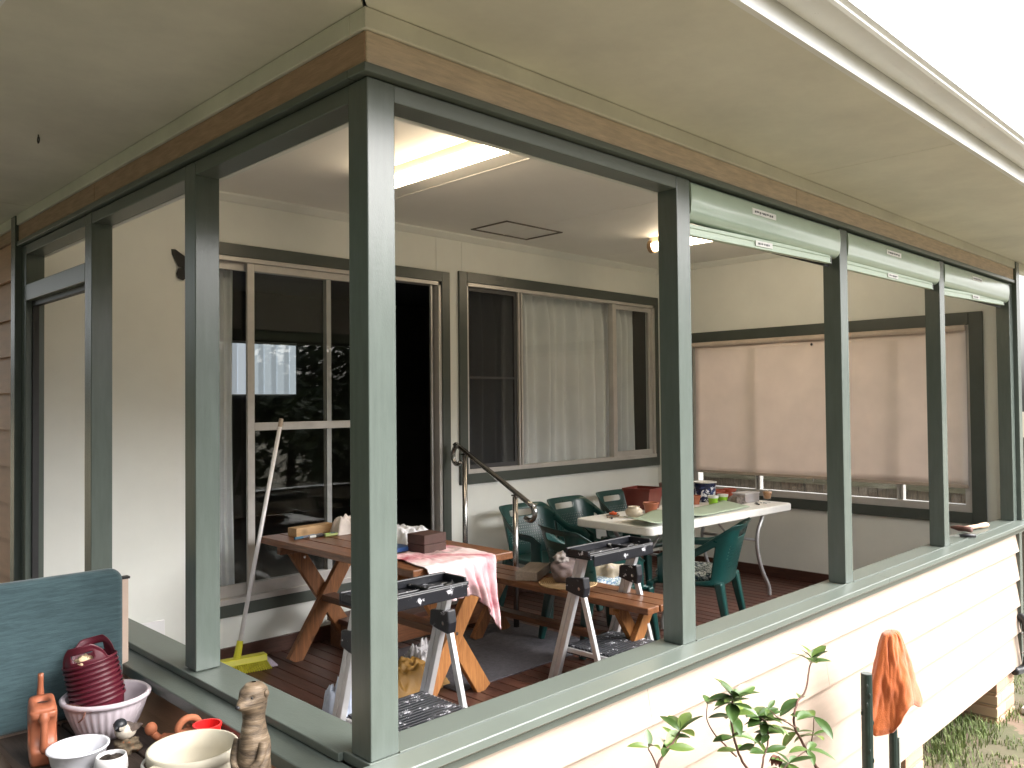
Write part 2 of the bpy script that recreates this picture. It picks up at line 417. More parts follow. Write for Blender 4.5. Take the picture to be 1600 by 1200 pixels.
# soffit sheets with joints and a mitre at the corner
EV = .708
def sheet(pts):
    n = len(pts)
    return MB().add([(q[0], q[1], SZ+.002) for q in pts]+[(q[0], q[1], SZ+.016) for q in pts], [tuple(range(n-1, -1, -1)), tuple(range(n, 2*n))]+[(i, (i+1) % n, (i+1) % n+n, i+n) for i in range(n)])
gap = .004
xs = [0, 2.42, 4.82, 6.75]
hp('soffit_sheet', sheet([(gap*2-EV, -EV), (2.42-gap/2, -EV), (2.42-gap/2, .06), (gap*2+.06, .06)]), SOFFIT)
for a, b in zip(xs[1:], xs[2:]): hp('soffit_sheet', sheet([(a+gap/2, -EV), (b-gap/2, -EV), (b-gap/2, .06), (a+gap/2, .06)]), SOFFIT)
hp('soffit_sheet', sheet([(-EV, gap*2-EV), (.06, gap*2+.06), (.06, 3.0), (-EV, 3.0)]), SOFFIT)
hp('soffit_sheet', sheet([(-EV, 3.0+gap), (.06, 3.0+gap), (.06, 9), (-EV, 9)]), SOFFIT)
# fascia and gutter round the eaves
for ax in 'xy':
    f = MB(); L0, L1 = -EV-.02, (6.75 if ax == 'x' else 9.0)
    prof_f = [(-EV, SZ-.012), (-EV-.02, SZ-.012), (-EV-.02, 2.15), (-EV, 2.15)]
    prof_g = [(-EV-.022, 2.031), (-.828, 2.031), (-.838, 2.037), (-.838, 2.043), (-.85, 2.049), (-.85, 2.110), (-.846, 2.118), (-.838, 2.121), (-.832, 2.116), (-.838, 2.11), (-.832, 2.05), (-EV-.022, 2.04)]
    if ax == 'x':
        hp('fascia_board', MB().prism(prof_f, 'x', L0, L1), WHITE)
        hp('gutter', MB().prism(prof_g, 'x', -.84, L1), WHITE, bevel=.002)
        gl_ = mat('stained_white_metal', (.62, .62, .60), .6, .04, 26, stretch=(2, 20, 20), col2=(.035, .032, .028))
        hp('grime_line', MB().box((-.84, -.8512, 2.0495), (L1, -.8495, 2.0570)), gl_)
        hp('grime_line', MB().box((-.84, -.8512, 2.1030), (L1, -.8495, 2.1105)), gl_)
    else:
        hp('fascia_board', MB().prism(prof_f, 'y', L0, L1), WHITE)
        hp('gutter', MB().prism(prof_g, 'y', -.84, L1), WHITE, bevel=.002)
rf = MB()
rf.add([(-.79, -.79, 2.085), (6.8, -.79, 2.085), (6.8, 4, 4.2), (4, 4, 4.2), (4, 9, 4.2), (-.79, 9, 2.085)], [(0, 1, 2, 3), (0, 3, 4, 5)])
hp('roof', rf, mat('brown_roof_tile', (.12, .07, .05), .8, .2, 6), solid=.04)
# ceiling with cover strips, cornices, hatch
hp('ceiling', MB().box((.05, .05, CZ), (XE+.1, YB+.1, CZ+.02)), CEIL)
for x0 in (2.08, 3.45, 4.85): hp('ceiling_strip', MB().box((x0-.008, .09, CZ-.003), (x0+.008, YB, CZ)), CEIL, bevel=.001)
hp('cornice', MB().prism([(YB, CZ), (YB-.055, CZ), (YB-.05, CZ-.012), (YB-.012, CZ-.045), (YB, CZ-.05)], 'x', .09, XE), WALL)
hp('cornice', MB().prism([(XE, CZ), (XE-.055, CZ), (XE-.05, CZ-.012), (XE-.012, CZ-.045), (XE, CZ-.05)], 'y', .09, YB), WALL)
hf = MB(); hx0, hx1, hy0, hy1 = 3.10, 3.73, 2.64, 3.05
for a, b in (((hx0, hy0), (hx1, hy0+.016)), ((hx0, hy1-.016), (hx1, hy1)), ((hx0, hy0), (hx0+.016, hy1)), ((hx1-.016, hy0), (hx1, hy1))): hf.box((a[0], a[1], CZ-.008), (b[0], b[1], CZ-.001))
hp('ceiling_hatch', hf, mat('hatch_trim', (.14, .12, .1), .6))
# inner face of the front plate above the beams
hp('plate_lining', MB().box((W, .09, zb_), (XE, .11, CZ)), WALL)
hp('plate_lining', MB().box((.09, .11, zb_), (.11, YB, CZ)), WALL)
# back wall round the door and the window
dx0, dx1, dz0, dz1 = bx(1.02), bx(2.942), bz(-.333), bz(1.895)
wx0, wx1, wz0, wz1 = bx(3.206), bx(5.80), bz(.359), bz(1.917)
T = .11
bw_ = MB()
def wallcell(x0, x1, z0, z1): bw_.box((x0, YB, z0), (x1, YB+T, z1))
wallcell(0, dx0, FL-.1, CZ); wallcell(dx0, dx1, FL-.1, dz0); wallcell(dx0, dx1, dz1, CZ)
wallcell(dx1, wx0, FL-.1, CZ); wallcell(wx0, wx1, FL-.1, wz0); wallcell(wx0, wx1, wz1, CZ); wallcell(wx1, XE+.1, FL-.1, CZ)
hp('back_wall', bw_, WALL, weld=False)
for sx in (bx(2.904), bx(3.172)): hp('wall_joint', MB().box((sx-.005, YB-.003, bz(1.97)), (sx+.005, YB, CZ-.05)), WALL)
# end wall with its window opening
ey0, ey1, ez0, ez1 = .305, 2.86, .03, 1.515
ew = MB()
for (a, b, c, e) in ((.06, ey0, FL-.1, CZ), (ey0, ey1, FL-.1, ez0), (ey0, ey1, ez1, CZ), (ey1, YB, FL-.1, CZ)): ew.box((XE, a, c), (XE+T, b, e))
hp('end_wall', ew, WALL)
# skirtings
hp('skirting', MB().box((.1, YB-.02, FL), (XE-.02, YB, FL+.10)), DECKTRIM, bevel=.003)
hp('skirting', MB().box((XE-.02, .13, FL), (XE, YB-.02, FL+.10)), wood('stained_skirting_side', (.05, .02, .014), (.1, .04, .026), 'y', .45, False), bevel=.003)
# low front walls lined inside
hp('low_wall_lining', MB().box((.09, .09, FL), (XE, .11, -.03)), WALL)
hp('low_wall_lining', MB().box((.09, .11, FL), (.11, 2.14, -.03)), WALL)
# sills, front: flat plate + bevelled nosing + scotia
hp('sill', MB().box((-.006, -.003, -.028), (XE, .12, 0)), TRIMX, bevel=.003)
hp('sill_bead', MB().box((W+.001, -.004, .0), (1.4325, .003, .005)).box((1.5245, -.004, 0), (2.8815, .003, .005)).box((2.9735, -.004, 0), (4.331, .003, .005)).box((4.423, -.004, 0), (5.842, .003, .005)), TRIMX, bevel=.0015)
hp('sill_nosing', MB().prism([(-.004, -.001), (-.075, -.010), (-.078, -.013), (-.078, -.036), (-.075, -.039), (-.004, -.034)], 'x', -.03, 3.24).prism([(-.004, -.001), (-.075, -.010), (-.078, -.013), (-.078, -.036), (-.075, -.039), (-.004, -.034)], 'x', 3.243, 6.06), TRIMX)
hp('scotia_mould', MB().prism([(-.02, -.040), (-.055, -.040), (-.05, -.052), (-.036, -.064), (-.034, -.085), (-.02, -.085)], 'x', -.02, 6.0), TRIMX)
# sills, left side
hp('sill', MB().box((-.022, .121, -.026), (.12, 2.224, -.002)), TRIMY, bevel=.003)
hp('sill_nosing', MB().prism([(-.012, -.027), (-.088, -.044), (-.09, -.047), (-.09, -.083), (-.012, -.083)], 'y', -.03, 2.24), TRIMY, bevel=.002)
# weatherboards
def boards_x(zs, x0, x1, y):
    m = MB()
    for zt, zb in zip(zs, zs[1:]):
        m.prism([(y+.0, zt), (y-.022, zb), (y-.006, zb), (y+.014, zt)], 'x', x0, x1)
    m.box((x0, y+.012, zs[-1]+.01), (x1, y+.03, zs[0]))
    return m
def boards_y(zs, y0, y1, x):
    m = MB()
    for zt, zb in zip(zs, zs[1:]):
        m.prism([(x+.0, zt), (x-.022, zb), (x-.006, zb), (x+.014, zt)], 'y', y0, y1)
    m.box((x+.012, y0, zs[-1]+.01), (x+.03, y1, zs[0]))
    return m
zsF = [-.075, -.225, -.437, -.632, -.827, -1.065]
wb_ = MB()
for k, (zt, zb) in enumerate(zip(zsF, zsF[1:])):
    cut = (1.195, 2.62, .55, 3.9, 2.1)[k]
    for a, b in ((-.005, cut), (cut+.0015, 5.86)): wb_.prism([(0, zt), (-.027, zb), (-.006, zb), (.014, zt)], 'x', a, b)
wb_.box((-.005, .012, zsF[-1]+.01), (5.86, .03, zsF[0]))
hp('weatherboard_wall', wb_, SIDING)
hp('weatherboard_wall', boards_y([-.085, -.225, -.437, -.632, -.827, -1.065], .002, 2.15, .0), SIDINGY)
zl = [1.85, 1.637, 1.42, 1.217, 1.015, .812, .609, .407, .205, .0, -.2, -.4, -.6, -.8, -1.05]
hp('weatherboard_wall', boards_y(zl, 3.34, 9, .0), SIDINGY)
hp('frieze_board', MB().box((-.01, 3.34, 1.855), (.05, 9, 1.922)), MATS['peach_rough_sawn_side'])
# corner stops
hp('corner_stop', MB().box((-.03, 3.255, -1.06), (.05, 3.335, 1.975)), TRIM, bevel=.003)
hp('corner_stop', MB().box((5.934, -.03, -.0), (6.02, .06, 1.975)).box((5.86, -.03, -1.065), (5.93, .05, -.086)), TRIM, bevel=.003)
# side doorway: transom, stops
hp('transom', MB().box((.0, 2.2252, 1.505), (.088, 3.1604, 1.592)), TRIMY, bevel=.003)
hp('door_stop', MB().box((.03, 3.145, FL), (.06, 3.16, 1.505)).box((.03, 2.226, 1.478), (.06, 3.145, 1.5045)), DARK)
hp('door_stop', MB().box((.03, 2.226, FL), (.055, 2.232, 1.478)), DARK)
# brick piers and shadowed underfloor
BR, nt_, p_ = nodes_of('painted_pier_brick')
tc = N(nt_, 'ShaderNodeTexCoord'); mp = N(nt_, 'ShaderNodeMapping'); mp.inputs['Rotation'].default_value = (R(90), 0, 0)
nt_.links.new(tc.outputs['Object'], mp.inputs[0])
bt = N(nt_, 'ShaderNodeTexBrick', Scale=4.2); bt.inputs['Color1'].default_value = (.55, .33, .22, 1); bt.inputs['Color2'].default_value = (.62, .40, .28, 1); bt.inputs['Mortar'].default_value = (.36, .24, .18, 1)
bt.inputs['Mortar Size'].default_value = .02; bt.inputs['Brick Width'].default_value = 1.0; bt.inputs['Row Height'].default_value = .38
nt_.links.new(mp.outputs[0], bt.inputs['Vector']); nt_.links.new(bt.outputs[0], p_.inputs['Base Color']); p_.inputs['Roughness'].default_value = .9
bb = N(nt_, 'ShaderNodeBump', Strength=.6, Distance=.01); nt_.links.new(bt.outputs['Fac'], bb.inputs['Height']); bb.invert = True; nt_.links.new(bb.outputs[0], p_.inputs['Normal'])
for px0, px1 in ((3.66, 3.93), (5.38, 5.80), (1.6, 1.88)):
    m = MB(); z = GZ-.05; k = 0
    while z < -1.07:
        zz = min(z+.086, -1.067); e = .0015*(k % 2)
        m.box((px0, .012+e, z), (px1, .25, zz-.01)); m.box((px0+.006, .02, zz-.01), (px1-.006, .24, zz)); z = zz; k += 1
    hp('pier', m, BR, bevel=.004)
hp('bearer', MB().box((0, .05, -1.06), (XE, .15, -.9)).box((0, 1.6, -1.06), (XE, 1.7, -.9)), GREYW)
hp('underfloor_wall', MB().box((0, 3.3, GZ-.05), (XE+.1, 3.4, FL-.1)), BR)

# interior room behind the door
rm = MB()
RX0, RX1, RY1 = .2, 6.0, 7.25
ix0, ix1, iz0, iz1 = 3.05, 3.97, 1.05, 1.66       # opening of the far room window
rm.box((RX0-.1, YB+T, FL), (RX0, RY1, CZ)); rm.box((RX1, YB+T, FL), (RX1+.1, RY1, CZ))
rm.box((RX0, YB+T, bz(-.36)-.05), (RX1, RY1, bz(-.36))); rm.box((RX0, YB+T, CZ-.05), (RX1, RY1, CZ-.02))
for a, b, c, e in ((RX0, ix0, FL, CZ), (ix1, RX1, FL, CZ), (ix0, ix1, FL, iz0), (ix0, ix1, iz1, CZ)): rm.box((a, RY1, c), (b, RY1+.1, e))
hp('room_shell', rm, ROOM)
def lathe_obj(): pass

# sliding door
DR = 'sliding_door'
dr = MB()
cas = .082
dr.box((dx0-cas, YB-.022, dz0-cas+.005), (dx0, YB, dz1+cas)); dr.box((dx1, YB-.022, dz0-cas+.005), (dx1+cas, YB, dz1+cas)); dr.box((dx0, YB-.0225, dz1), (dx1, YB, dz1+cas)); dr.box((dx0, YB-.0225, dz0-cas+.005), (dx1, YB, dz0))
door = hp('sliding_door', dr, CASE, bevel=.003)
fr = MB(); a = .03
fr.box((dx0, YB-.012, dz1-a), (dx1, YB+.09, dz1)); fr.box((dx0, YB-.02, dz0), (dx1, YB+.09, dz0+.035)); fr.box((dx0, YB-.012, dz0), (dx0+a, YB+.09, dz1)); fr.box((dx1-.03, YB-.012, dz0), (dx1, YB+.09, dz1))
fr.build('frame', ALUW, door, bevel=.002)
def leaf(name, x0, x1, y, mid=None, mull=None, st=.05, screen=False):
    f = MB(); z0, z1 = dz0+.035, dz1-.03
    f.box((x0, y, z0), (x0+st, y+.025, z1)); f.box((x1-st, y, z0), (x1, y+.025, z1)); f.box((x0+st, y, z1-.05), (x1-st, y+.025, z1)); f.box((x0+st, y, z0), (x1-st, y+.025, z0+.075))
    if mid: f.box((x0+st, y+.001, mid[0]), (x1-st, y+.024, mid[1]))
    o = f.build(name, ALUW, door, bevel=.002)
    if mull: MB().box((mull[0], y+.012, z0+.075), (mull[1], y+.03, z1-.05)).build('mullion', GREYM, o)
    MB().box((x0+st, y+.010, z0+.075), (x1-st, y+.015, z1-.05)).build('pane', GLASS, o)
    return o
leaf('fixed_leaf', dx0+.03, bx(1.951)+.004, YB+.045, st=.04)
leaf('sliding_leaf', bx(1.312), bx(2.40), YB+.008, mid=(bz(.766), bz(.818)), mull=(bx(1.914), bx(1.951)))
jm = MB()
for k, (xx, yy) in enumerate(((2.86, .02), (2.885, .045), (2.91, .07))): jm.box((bx(xx), YB+yy, dz0+.035), (bx(xx)+.014, YB+yy+.02, dz1-.03))
jm.build('jamb_track', GREYM, door)
def pleats(name, x0, x1, z0, z1, y, n, amp, m, parent=None, seed=0, flare=0.02, taper=None):
    rr = random.Random(seed); ph = [rr.uniform(-.5, .5) for _ in range(40)]
    def fn(u, v):
        z = z1+(z0-z1)*v; uu = u+flare*(math.sin(u*9+seed)*.3)*v*.3
        k = u*n; i = int(k); t = k-i
        off = .5-.5*math.cos(2*math.pi*t); off = off**1.4
        a_ = amp*(.75+.4*math.sin(i*2.3+seed))*(.55+.45*min(1, v*6))
        x = x0+(x1-x0)*u + .012*math.sin(v*3+i+ph[i % 40])*v
        if taper: x += taper*(1-u)*(v**2)
        return (x, y-a_*off+.006*math.sin(v*5+i), z)
    o = MB().grid(n*14, 14, fn).build(name, m, parent, smooth=True)
    return o
cu = pleats('sheer_curtain', dx0+.04, bx(1.30), dz0+.04, dz1-.06, YB+.2, 5, .06, CURT, seed=3, taper=.05)
tag(cu, 'pale sheer curtain hanging inside the left end of sliding door', 'curtain', 'curtains inside')

# back window
wn = MB()
co = .085
wn.box((wx0-co, YB-.022, wz0-co), (wx0, YB, wz1+co)); wn.box((wx1, YB-.022, wz0-co), (wx1+.05, YB, wz1+co)); wn.box((wx0, YB-.0225, wz1), (wx1, YB, wz1+co)); wn.box((wx0, YB-.0225, wz0-co), (wx1, YB, wz0))
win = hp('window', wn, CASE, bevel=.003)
fr = MB(); a = .03
fr.box((wx0, YB-.012, wz1-a), (wx1, YB+.08, wz1)); fr.box((wx0, YB-.018, wz0), (wx1, YB+.08, wz0+.035)); fr.box((wx0, YB-.012, wz0), (wx0+.022, YB+.08, wz1)); fr.box((wx1-a, YB-.012, wz0), (wx1, YB+.08, wz1))
d1a, d1b, d2a, d2b = bx(3.805), bx(3.856), bx(5.114), bx(5.172)
fr.box((d1a, YB-.01, wz0+.035), (d1a+.018, YB+.06, wz1-a)); fr.box((d1b-.018, YB-.01, wz0+.035), (d1b, YB+.06, wz1-a)); fr.box((d2a, YB-.004, wz0+.035), (d2b, YB+.06, wz1-a))
fr.build('frame', ALUW, win, bevel=.002)
MB().box((d1a+.018, YB+.02, wz0+.03), (d1b-.018, YB+.03, wz1-a)).build('rubber_channel', DARK, win)
sf = MB(); sz0, sz1 = wz0+.035, wz1-a
sf.box((wx0+.022, YB+.012, sz1-.035), (d1a, YB+.03, sz1)); sf.box((wx0+.022, YB+.012, sz0), (d1a, YB+.03, sz0+.035)); sf.box((d1a-.035, YB+.0125, sz0+.035), (d1a, YB+.03, sz1-.035)); sf.box((wx0+.022, YB+.013, bz(1.135)), (d1a-.035, YB+.03, bz(1.152)))
sf.build('screen_sash', mat('dark_sash', (.05, .05, .055), .5), win)
MB().box((wx0+.022, YB+.0225, sz0+.03), (d1a-.03, YB+.024, sz1-.03)).build('insect_screen', SCREEN, win)
rs = MB()
rs.box((d2b, YB+.012, sz1-.045), (wx1-a, YB+.03, sz1)); rs.box((d2b, YB+.012, sz0), (wx1-a, YB+.03, sz0+.05)); rs.box((wx1-a-.045, YB+.012, sz0+.05), (wx1-a, YB+.03, sz1-.045))
rs.build('sliding_sash', ALUW, win, bevel=.002)
for q0, q1 in ((wx0+.02, d1a+.005), (d1b-.005, d2a+.005), (d2b-.005, wx1-a)): MB().box((q0, YB+.036, wz0+.03), (q1, YB+.040, wz1-a+.002)).build('pane', GLASS, win)
cu = pleats('window_curtain', wx0-.05, wx1-.10, wz0-.1, wz1+.03, YB+.2, 19, .11, CURT, seed=8)
tag(cu, 'pale pleated curtain drawn across inside of the back window', 'curtain', 'curtains inside')

# end window with roller blind
en = MB(); co = .1
en.box((XE-.022, ey0-co, ez0-co+.01), (XE, ey0, ez1+co)); en.box((XE-.022, ey1, ez0-co+.01), (XE, ey1+.06, ez1+co)); en.box((XE-.0225, ey0, ez1), (XE, ey1, ez1+co)); en.box((XE-.0225, ey0, ez0-co+.01), (XE, ey1, ez0))
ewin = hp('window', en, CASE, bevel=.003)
fr = MB()
fr.box((XE-.01, ey0, ez0), (XE+.045, ey1, ez0+.06)); fr.box((XE-.01, ey0, ez1-.04), (XE+.08, ey1, ez1)); fr.box((XE-.01, ey0, ez0+.06), (XE+.08, ey0+.05, ez1-.04)); fr.box((XE-.01, ey1-.05, ez0+.06), (XE+.08, ey1, ez1-.04))
for c in (2.165, .86): fr.box((XE+.0, c-.026, ez0+.06), (XE+.06, c-.006, ez1-.04)); fr.box((XE+.0, c+.006, ez0+.06), (XE+.06, c+.026, ez1-.04)); fr.box((XE+.02, c-.006, ez0+.06), (XE+.05, c+.006, ez1-.04))
fr.build('frame', ALUW, ewin, bevel=.002)
for q0, q1 in ((ey0+.05, .835), (.886, 2.14), (2.19, ey1-.05)): MB().box((XE+.035, q0, ez0+.055), (XE+.04, q1, ez1-.035)).build('pane', GLASS, ewin)
rb = thing('roller_blind', 'wide pinkish beige roller blind drawn most of the way down', 'blind', (XE-.045, 1.57, 1.49))
MB().tube([(0, -1.25, 0), (0, 1.26, 0)], .024, 14).build('roller', mat('roller_fabric', (.62, .52, .45), .8, .1), rb, smooth=False)
def blf(u, v): return (.018+.006*math.sin(v*5)*math.sin(u*7+1)+.004*math.sin(u*17), -1.245+2.49*u, -.01-1.24*v+.012*u*(-1)*v+.004*math.sin(u*6)*v)
MB().grid(40, 20, blf).build('fabric', BLIND, rb, smooth=True, solid=.002)
MB().box((.008, -1.245, -1.27), (.03, 1.245, -1.243)).build('hem_bar', mat('hem_fabric', (.46, .38, .32), .85, .1), rb, bevel=.004)
MB().tube([(.0, .02, -1.255), (-.012, .02, -1.27), (-.012, .02, -1.285), (0, .02, -1.29)], .006, 8).build('pull_toggle', STEEL, rb, smooth=True)
MB().ball((.005, .02, -.06), (.006, .012, .012)).build('screw_cap', DARK, rb)

# paling fence beyond the end window
fe = thing('paling_fence', 'weathered paling fence seen through the strip below the blind', 'fence', (7.55, 0, GZ))
pf = MB(); y = -.1
while y < 5.5:
    wd = rnd.uniform(.095, .105); h = 1.95+rnd.uniform(-.02, .02)
    pf.box((rnd.uniform(0, .012), y, 0), (.03, y+wd-.006, h)); y += wd
pf.build('paling', PALING, fe)
for z in (.35, 1.405): MB().box((-.045, -.1, z), (-.002, 5.5, z+.085)).build('rail', wood('mossy_rail', (.07, .062, .04), (.17, .155, .11), 'y', .9), fe)

# fluorescent battens
def batten(y0, y1, x, label):
    t = thing('fluorescent_light', label, 'ceiling light', (x, (y0+y1)/2, CZ), group='fluorescent battens on the porch ceiling')
    L = (y1-y0)/2
    MB().box((-.035, -L+.01, -.055), (.035, L-.01, 0)).build('batten', mat('yellowed_enamel', (.62, .52, .38), .5, .08, 12, spots=(.4, .24, .1), spot_scale=9, spot_cut=.66), t, bevel=.004)
    MB().prism([(math.cos(R(k))*.052, -.056-math.sin(R(k))*.055) for k in range(0, 181, 15)], 'y', -L+.04, L-.04).build('diffuser', emit('lit_diffuser', (1, .82, .58), 7.5), t, smooth=False)
    for s in (-1, 1): MB().tube([(0, s*(L-.045), -.07), (0, s*(L-.005), -.07)], .056, 14).build('end_cap', mat('browned_end_cap', (.34, .22, .12), .5), t)
    return t
batten(1.07, 2.29, 1.65, 'lit yellowish fluorescent batten nearest the corner post')
batten(1.13, 2.33, 4.49, 'lit fluorescent batten farther in, half behind the slim post')

# outside roller shutters in the three far bays
def shutter(x0, x1, zl, zr, lab, sx):
    z0 = ZT-.006
    t = thing('roller_shutter', lab, 'shutter', (x0, .0, z0), group='raised green roller awnings in the porch bays')
    Wd = x1-x0; hb = z0-1.652
    pr = [(.012, .0), (.0, -.002), (-.003, -.008)]+[(-.003-.004*math.sin(math.pi*k/10), -.008-(hb-.048)*k/10) for k in range(1, 11)]+[(-.003+.04*(1-math.cos(R(a))), -hb+.040-.040*math.sin(R(a))) for a in range(6, 91, 6)]+[(.045, -hb)]
    pm = MB(); n_ = len(pr)
    pm.add([(x, y, z) for x in (0, Wd) for y, z in pr], [(k, k+1, n_+k+1, n_+k) for k in range(n_-1)])
    for x in (0, Wd): pm.add([(x, y, z) for y, z in pr]+[(x, .045, 0)], [tuple(range(n_+1))])
    pm.add([(0, .045, 0), (Wd, .045, 0), (Wd, .045, -hb), (0, .045, -hb)], [(0, 1, 2, 3)])
    po = pm.build('pelmet', SHUT, t)
    for pl_ in po.data.polygons: pl_.use_smooth = len(pl_.vertices) == 4
    rl = MB(); ax0, ax1 = .018, Wd-.07; hh = .047
    rl.box((ax0, .004, 0), (ax1, .026, hh)); rl.box((ax0, .0, hh*.62), (ax1, .006, hh*.70)); rl.box((ax0, .0, .0), (ax1, .006, .006))
    r_ = rl.build('bottom_rail', SHUT2, t, loc=(0, .012, zl-z0), rot=(0, -math.atan2(zr-zl, Wd), 0), bevel=.002)
    MB().box((.0, .003, -.002), (.0175, .03, hh+.002)).box((ax1+.0005, .003, -.002), (ax1+.012, .03, hh+.002)).build('end_cap', DARK, r_)
    MB().box((.01, .05, zl-z0+.02), (Wd-.01, .054, -hb)).build('fabric_hem', DARK, t)
    for (px, pz, pw, ph, par) in ((sx, -.030, .21, .026, t), (sx+.06, hh-.012, .15, .024, r_)):
        MB().box((px, -.0015 if par is r_ else -.0085, pz-ph), (px+pw, .003, pz)).build('sticker', PAPER, par)
        k = MB(); xx = px+.02
        while xx < px+pw-.03:
            ww = rnd.uniform(.006, .022)
            k.box((xx, -.0022 if par is r_ else -.0092, pz-ph*.68+rnd.uniform(-.002, .002)), (xx+ww, -.001, pz-ph*.36)); xx += ww+rnd.uniform(.003, .009)
        k.build('print', INK, par)
    return t
shutter(1.526, 2.880, 1.592, 1.622, 'green roller awning in the bay beside the white table', .47)
shutter(2.975, 4.330, 1.610, 1.617, 'green roller awning in the middle of the three shuttered bays', .50)
shutter(4.424, 5.841, 1.598, 1.634, 'green roller awning in the last bay, nearest the far corner', .54)

# room window blind glimpsed through the door glass
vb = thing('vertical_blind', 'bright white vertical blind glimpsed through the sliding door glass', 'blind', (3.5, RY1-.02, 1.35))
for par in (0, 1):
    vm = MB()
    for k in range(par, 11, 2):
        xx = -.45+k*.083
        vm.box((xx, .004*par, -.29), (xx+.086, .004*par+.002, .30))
    vm.build('slat', emit('daylight_glow_blind_%d' % par, (.86, .92, 1.0), (.17, .12)[par]), vb)  # slats emit in place of daylight, alternate ones dimmer as fold shading
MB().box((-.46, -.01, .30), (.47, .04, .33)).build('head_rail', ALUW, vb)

# ---------------------------------------------------------------- porch furniture
# step below the door and grey mat
st = thing('door_step', 'low dark timber step in front of the sliding door', 'step', (2.35, 3.0, FL))
m = MB()
for y in (-.24, -.10, .04): m.box((-.5, y, .17), (.62, y+.13, .205))
m.build('tread', DECKTRIM, st, bevel=.004)
MB().box((-.48, -.22, 0), (-.44, .16, .17)).box((.56, -.22, 0), (.60, .16, .17)).box((-.44, -.225, .03), (.56, -.20, .17)).build('riser', wood('step_side', (.10, .04, .02), (.22, .09, .04), 'x', .5), st, bevel=.003)
tag(MB().box((1.86, 1.80, FL+.001), (3.15, 2.72, FL+.010)).build('floor_mat', mat('charcoal_carpet', (.095, .09, .105), .95, .2, 40, .8, 220), bevel=.003), 'charcoal carpet mat on the deck under the picnic bench', 'mat')

def xleg(name, par, x0, x1, y, zt, th, wd, m, hinge=True):
    """pair of crossed boards in the plane y"""
    a = MB().beam((x0, y, 0), (x1, y, zt), wd, th, side=(1, 0, 0)); a.build(name, m, par, bevel=.004)
    b = MB().beam((x1, y+th+.001, 0), (x0, y+th+.001, zt), wd, th, side=(1, 0, 0)); b.build(name, m, par, bevel=.004)
    k = MB()
    for (xx, zz) in ((x0+.07*(1 if x1 > x0 else -1), zt-.10), (x1-.07*(1 if x1 > x0 else -1), zt-.10), ((x0+x1)/2, zt/2)): k.tube([(xx, y-th/2-.004, zz), (xx, y-th/2+.002, zz)], .009, 8)
    k.build('bolt', STEEL, par)
# picnic table
TT = .09
pt = thing('picnic_table', 'stained timber picnic table with crossed legs beside the corner post', 'table', (1.70, 2.35, FL))
x = -.365; k = 0
while x < .36:
    e = rnd.uniform(-.012, .012)
    MB().box((x, -.80+e, TT-FL-.042), (x+.138, .80+e, TT-FL)).build('plank', PTOP, pt, bevel=.005); x += .147
MB().box((-.33, -.63, TT-FL-.10), (.33, -.585, TT-FL-.0425)).build('cleat', PLEG, pt, bevel=.004)
MB().box((-.33, .585, TT-FL-.10), (.33, .63, TT-FL-.0425)).build('cleat', PTOP, pt, bevel=.004)
PLEG_SHADE = wood('shaded_pine', (.17, .065, .025), (.36, .15, .055), 'z', .42)  # leg pine darkened to put shade on the far legs
xleg('leg', pt, -.20, .30, -.64, TT-FL-.045, .042, .10, PLEG)
xleg('leg', pt, -.20, .30, .66, TT-FL-.045, .042, .10, PLEG_SHADE)
MB().box((-.0, -.62, .36), (.10, .66, .40)).build('stretcher', wood('stretcher_pine', (.09, .035, .016), (.2, .08, .035), 'y', .45), pt, bevel=.004)
# picnic bench
BZ = -.25
pb = thing('picnic_bench', 'stained timber bench with crossed legs and slatted seat along the handrail', 'bench', (2.80, 1.90, FL))
for x in (-.175, -.055, .065): MB().box((x, -.86+rnd.uniform(-.01, .01), BZ-FL-.04), (x+.112, .86, BZ-FL)).build('plank', PTOP, pb, bevel=.005)
for y, mm in ((-.66, PLEG), (.62, PLEG_SHADE)):
    MB().beam((-.17, y, 0), (.13, y, BZ-FL-.042), .08, .04, side=(1, 0, 0)).build('leg', mm, pb, bevel=.004)
    MB().beam((.17, y+.041, 0), (-.13, y+.041, BZ-FL-.042), .08, .04, side=(1, 0, 0)).build('leg', mm, pb, bevel=.004)
    MB().box((-.15, y+.062, BZ-FL-.09), (.15, y+.10, BZ-FL-.041)).build('cleat', mm, pb, bevel=.004)
MB().box((-.045, -.60, .17), (.045, .62, .205)).build('stretcher', MATS['stretcher_pine'], pb, bevel=.004)

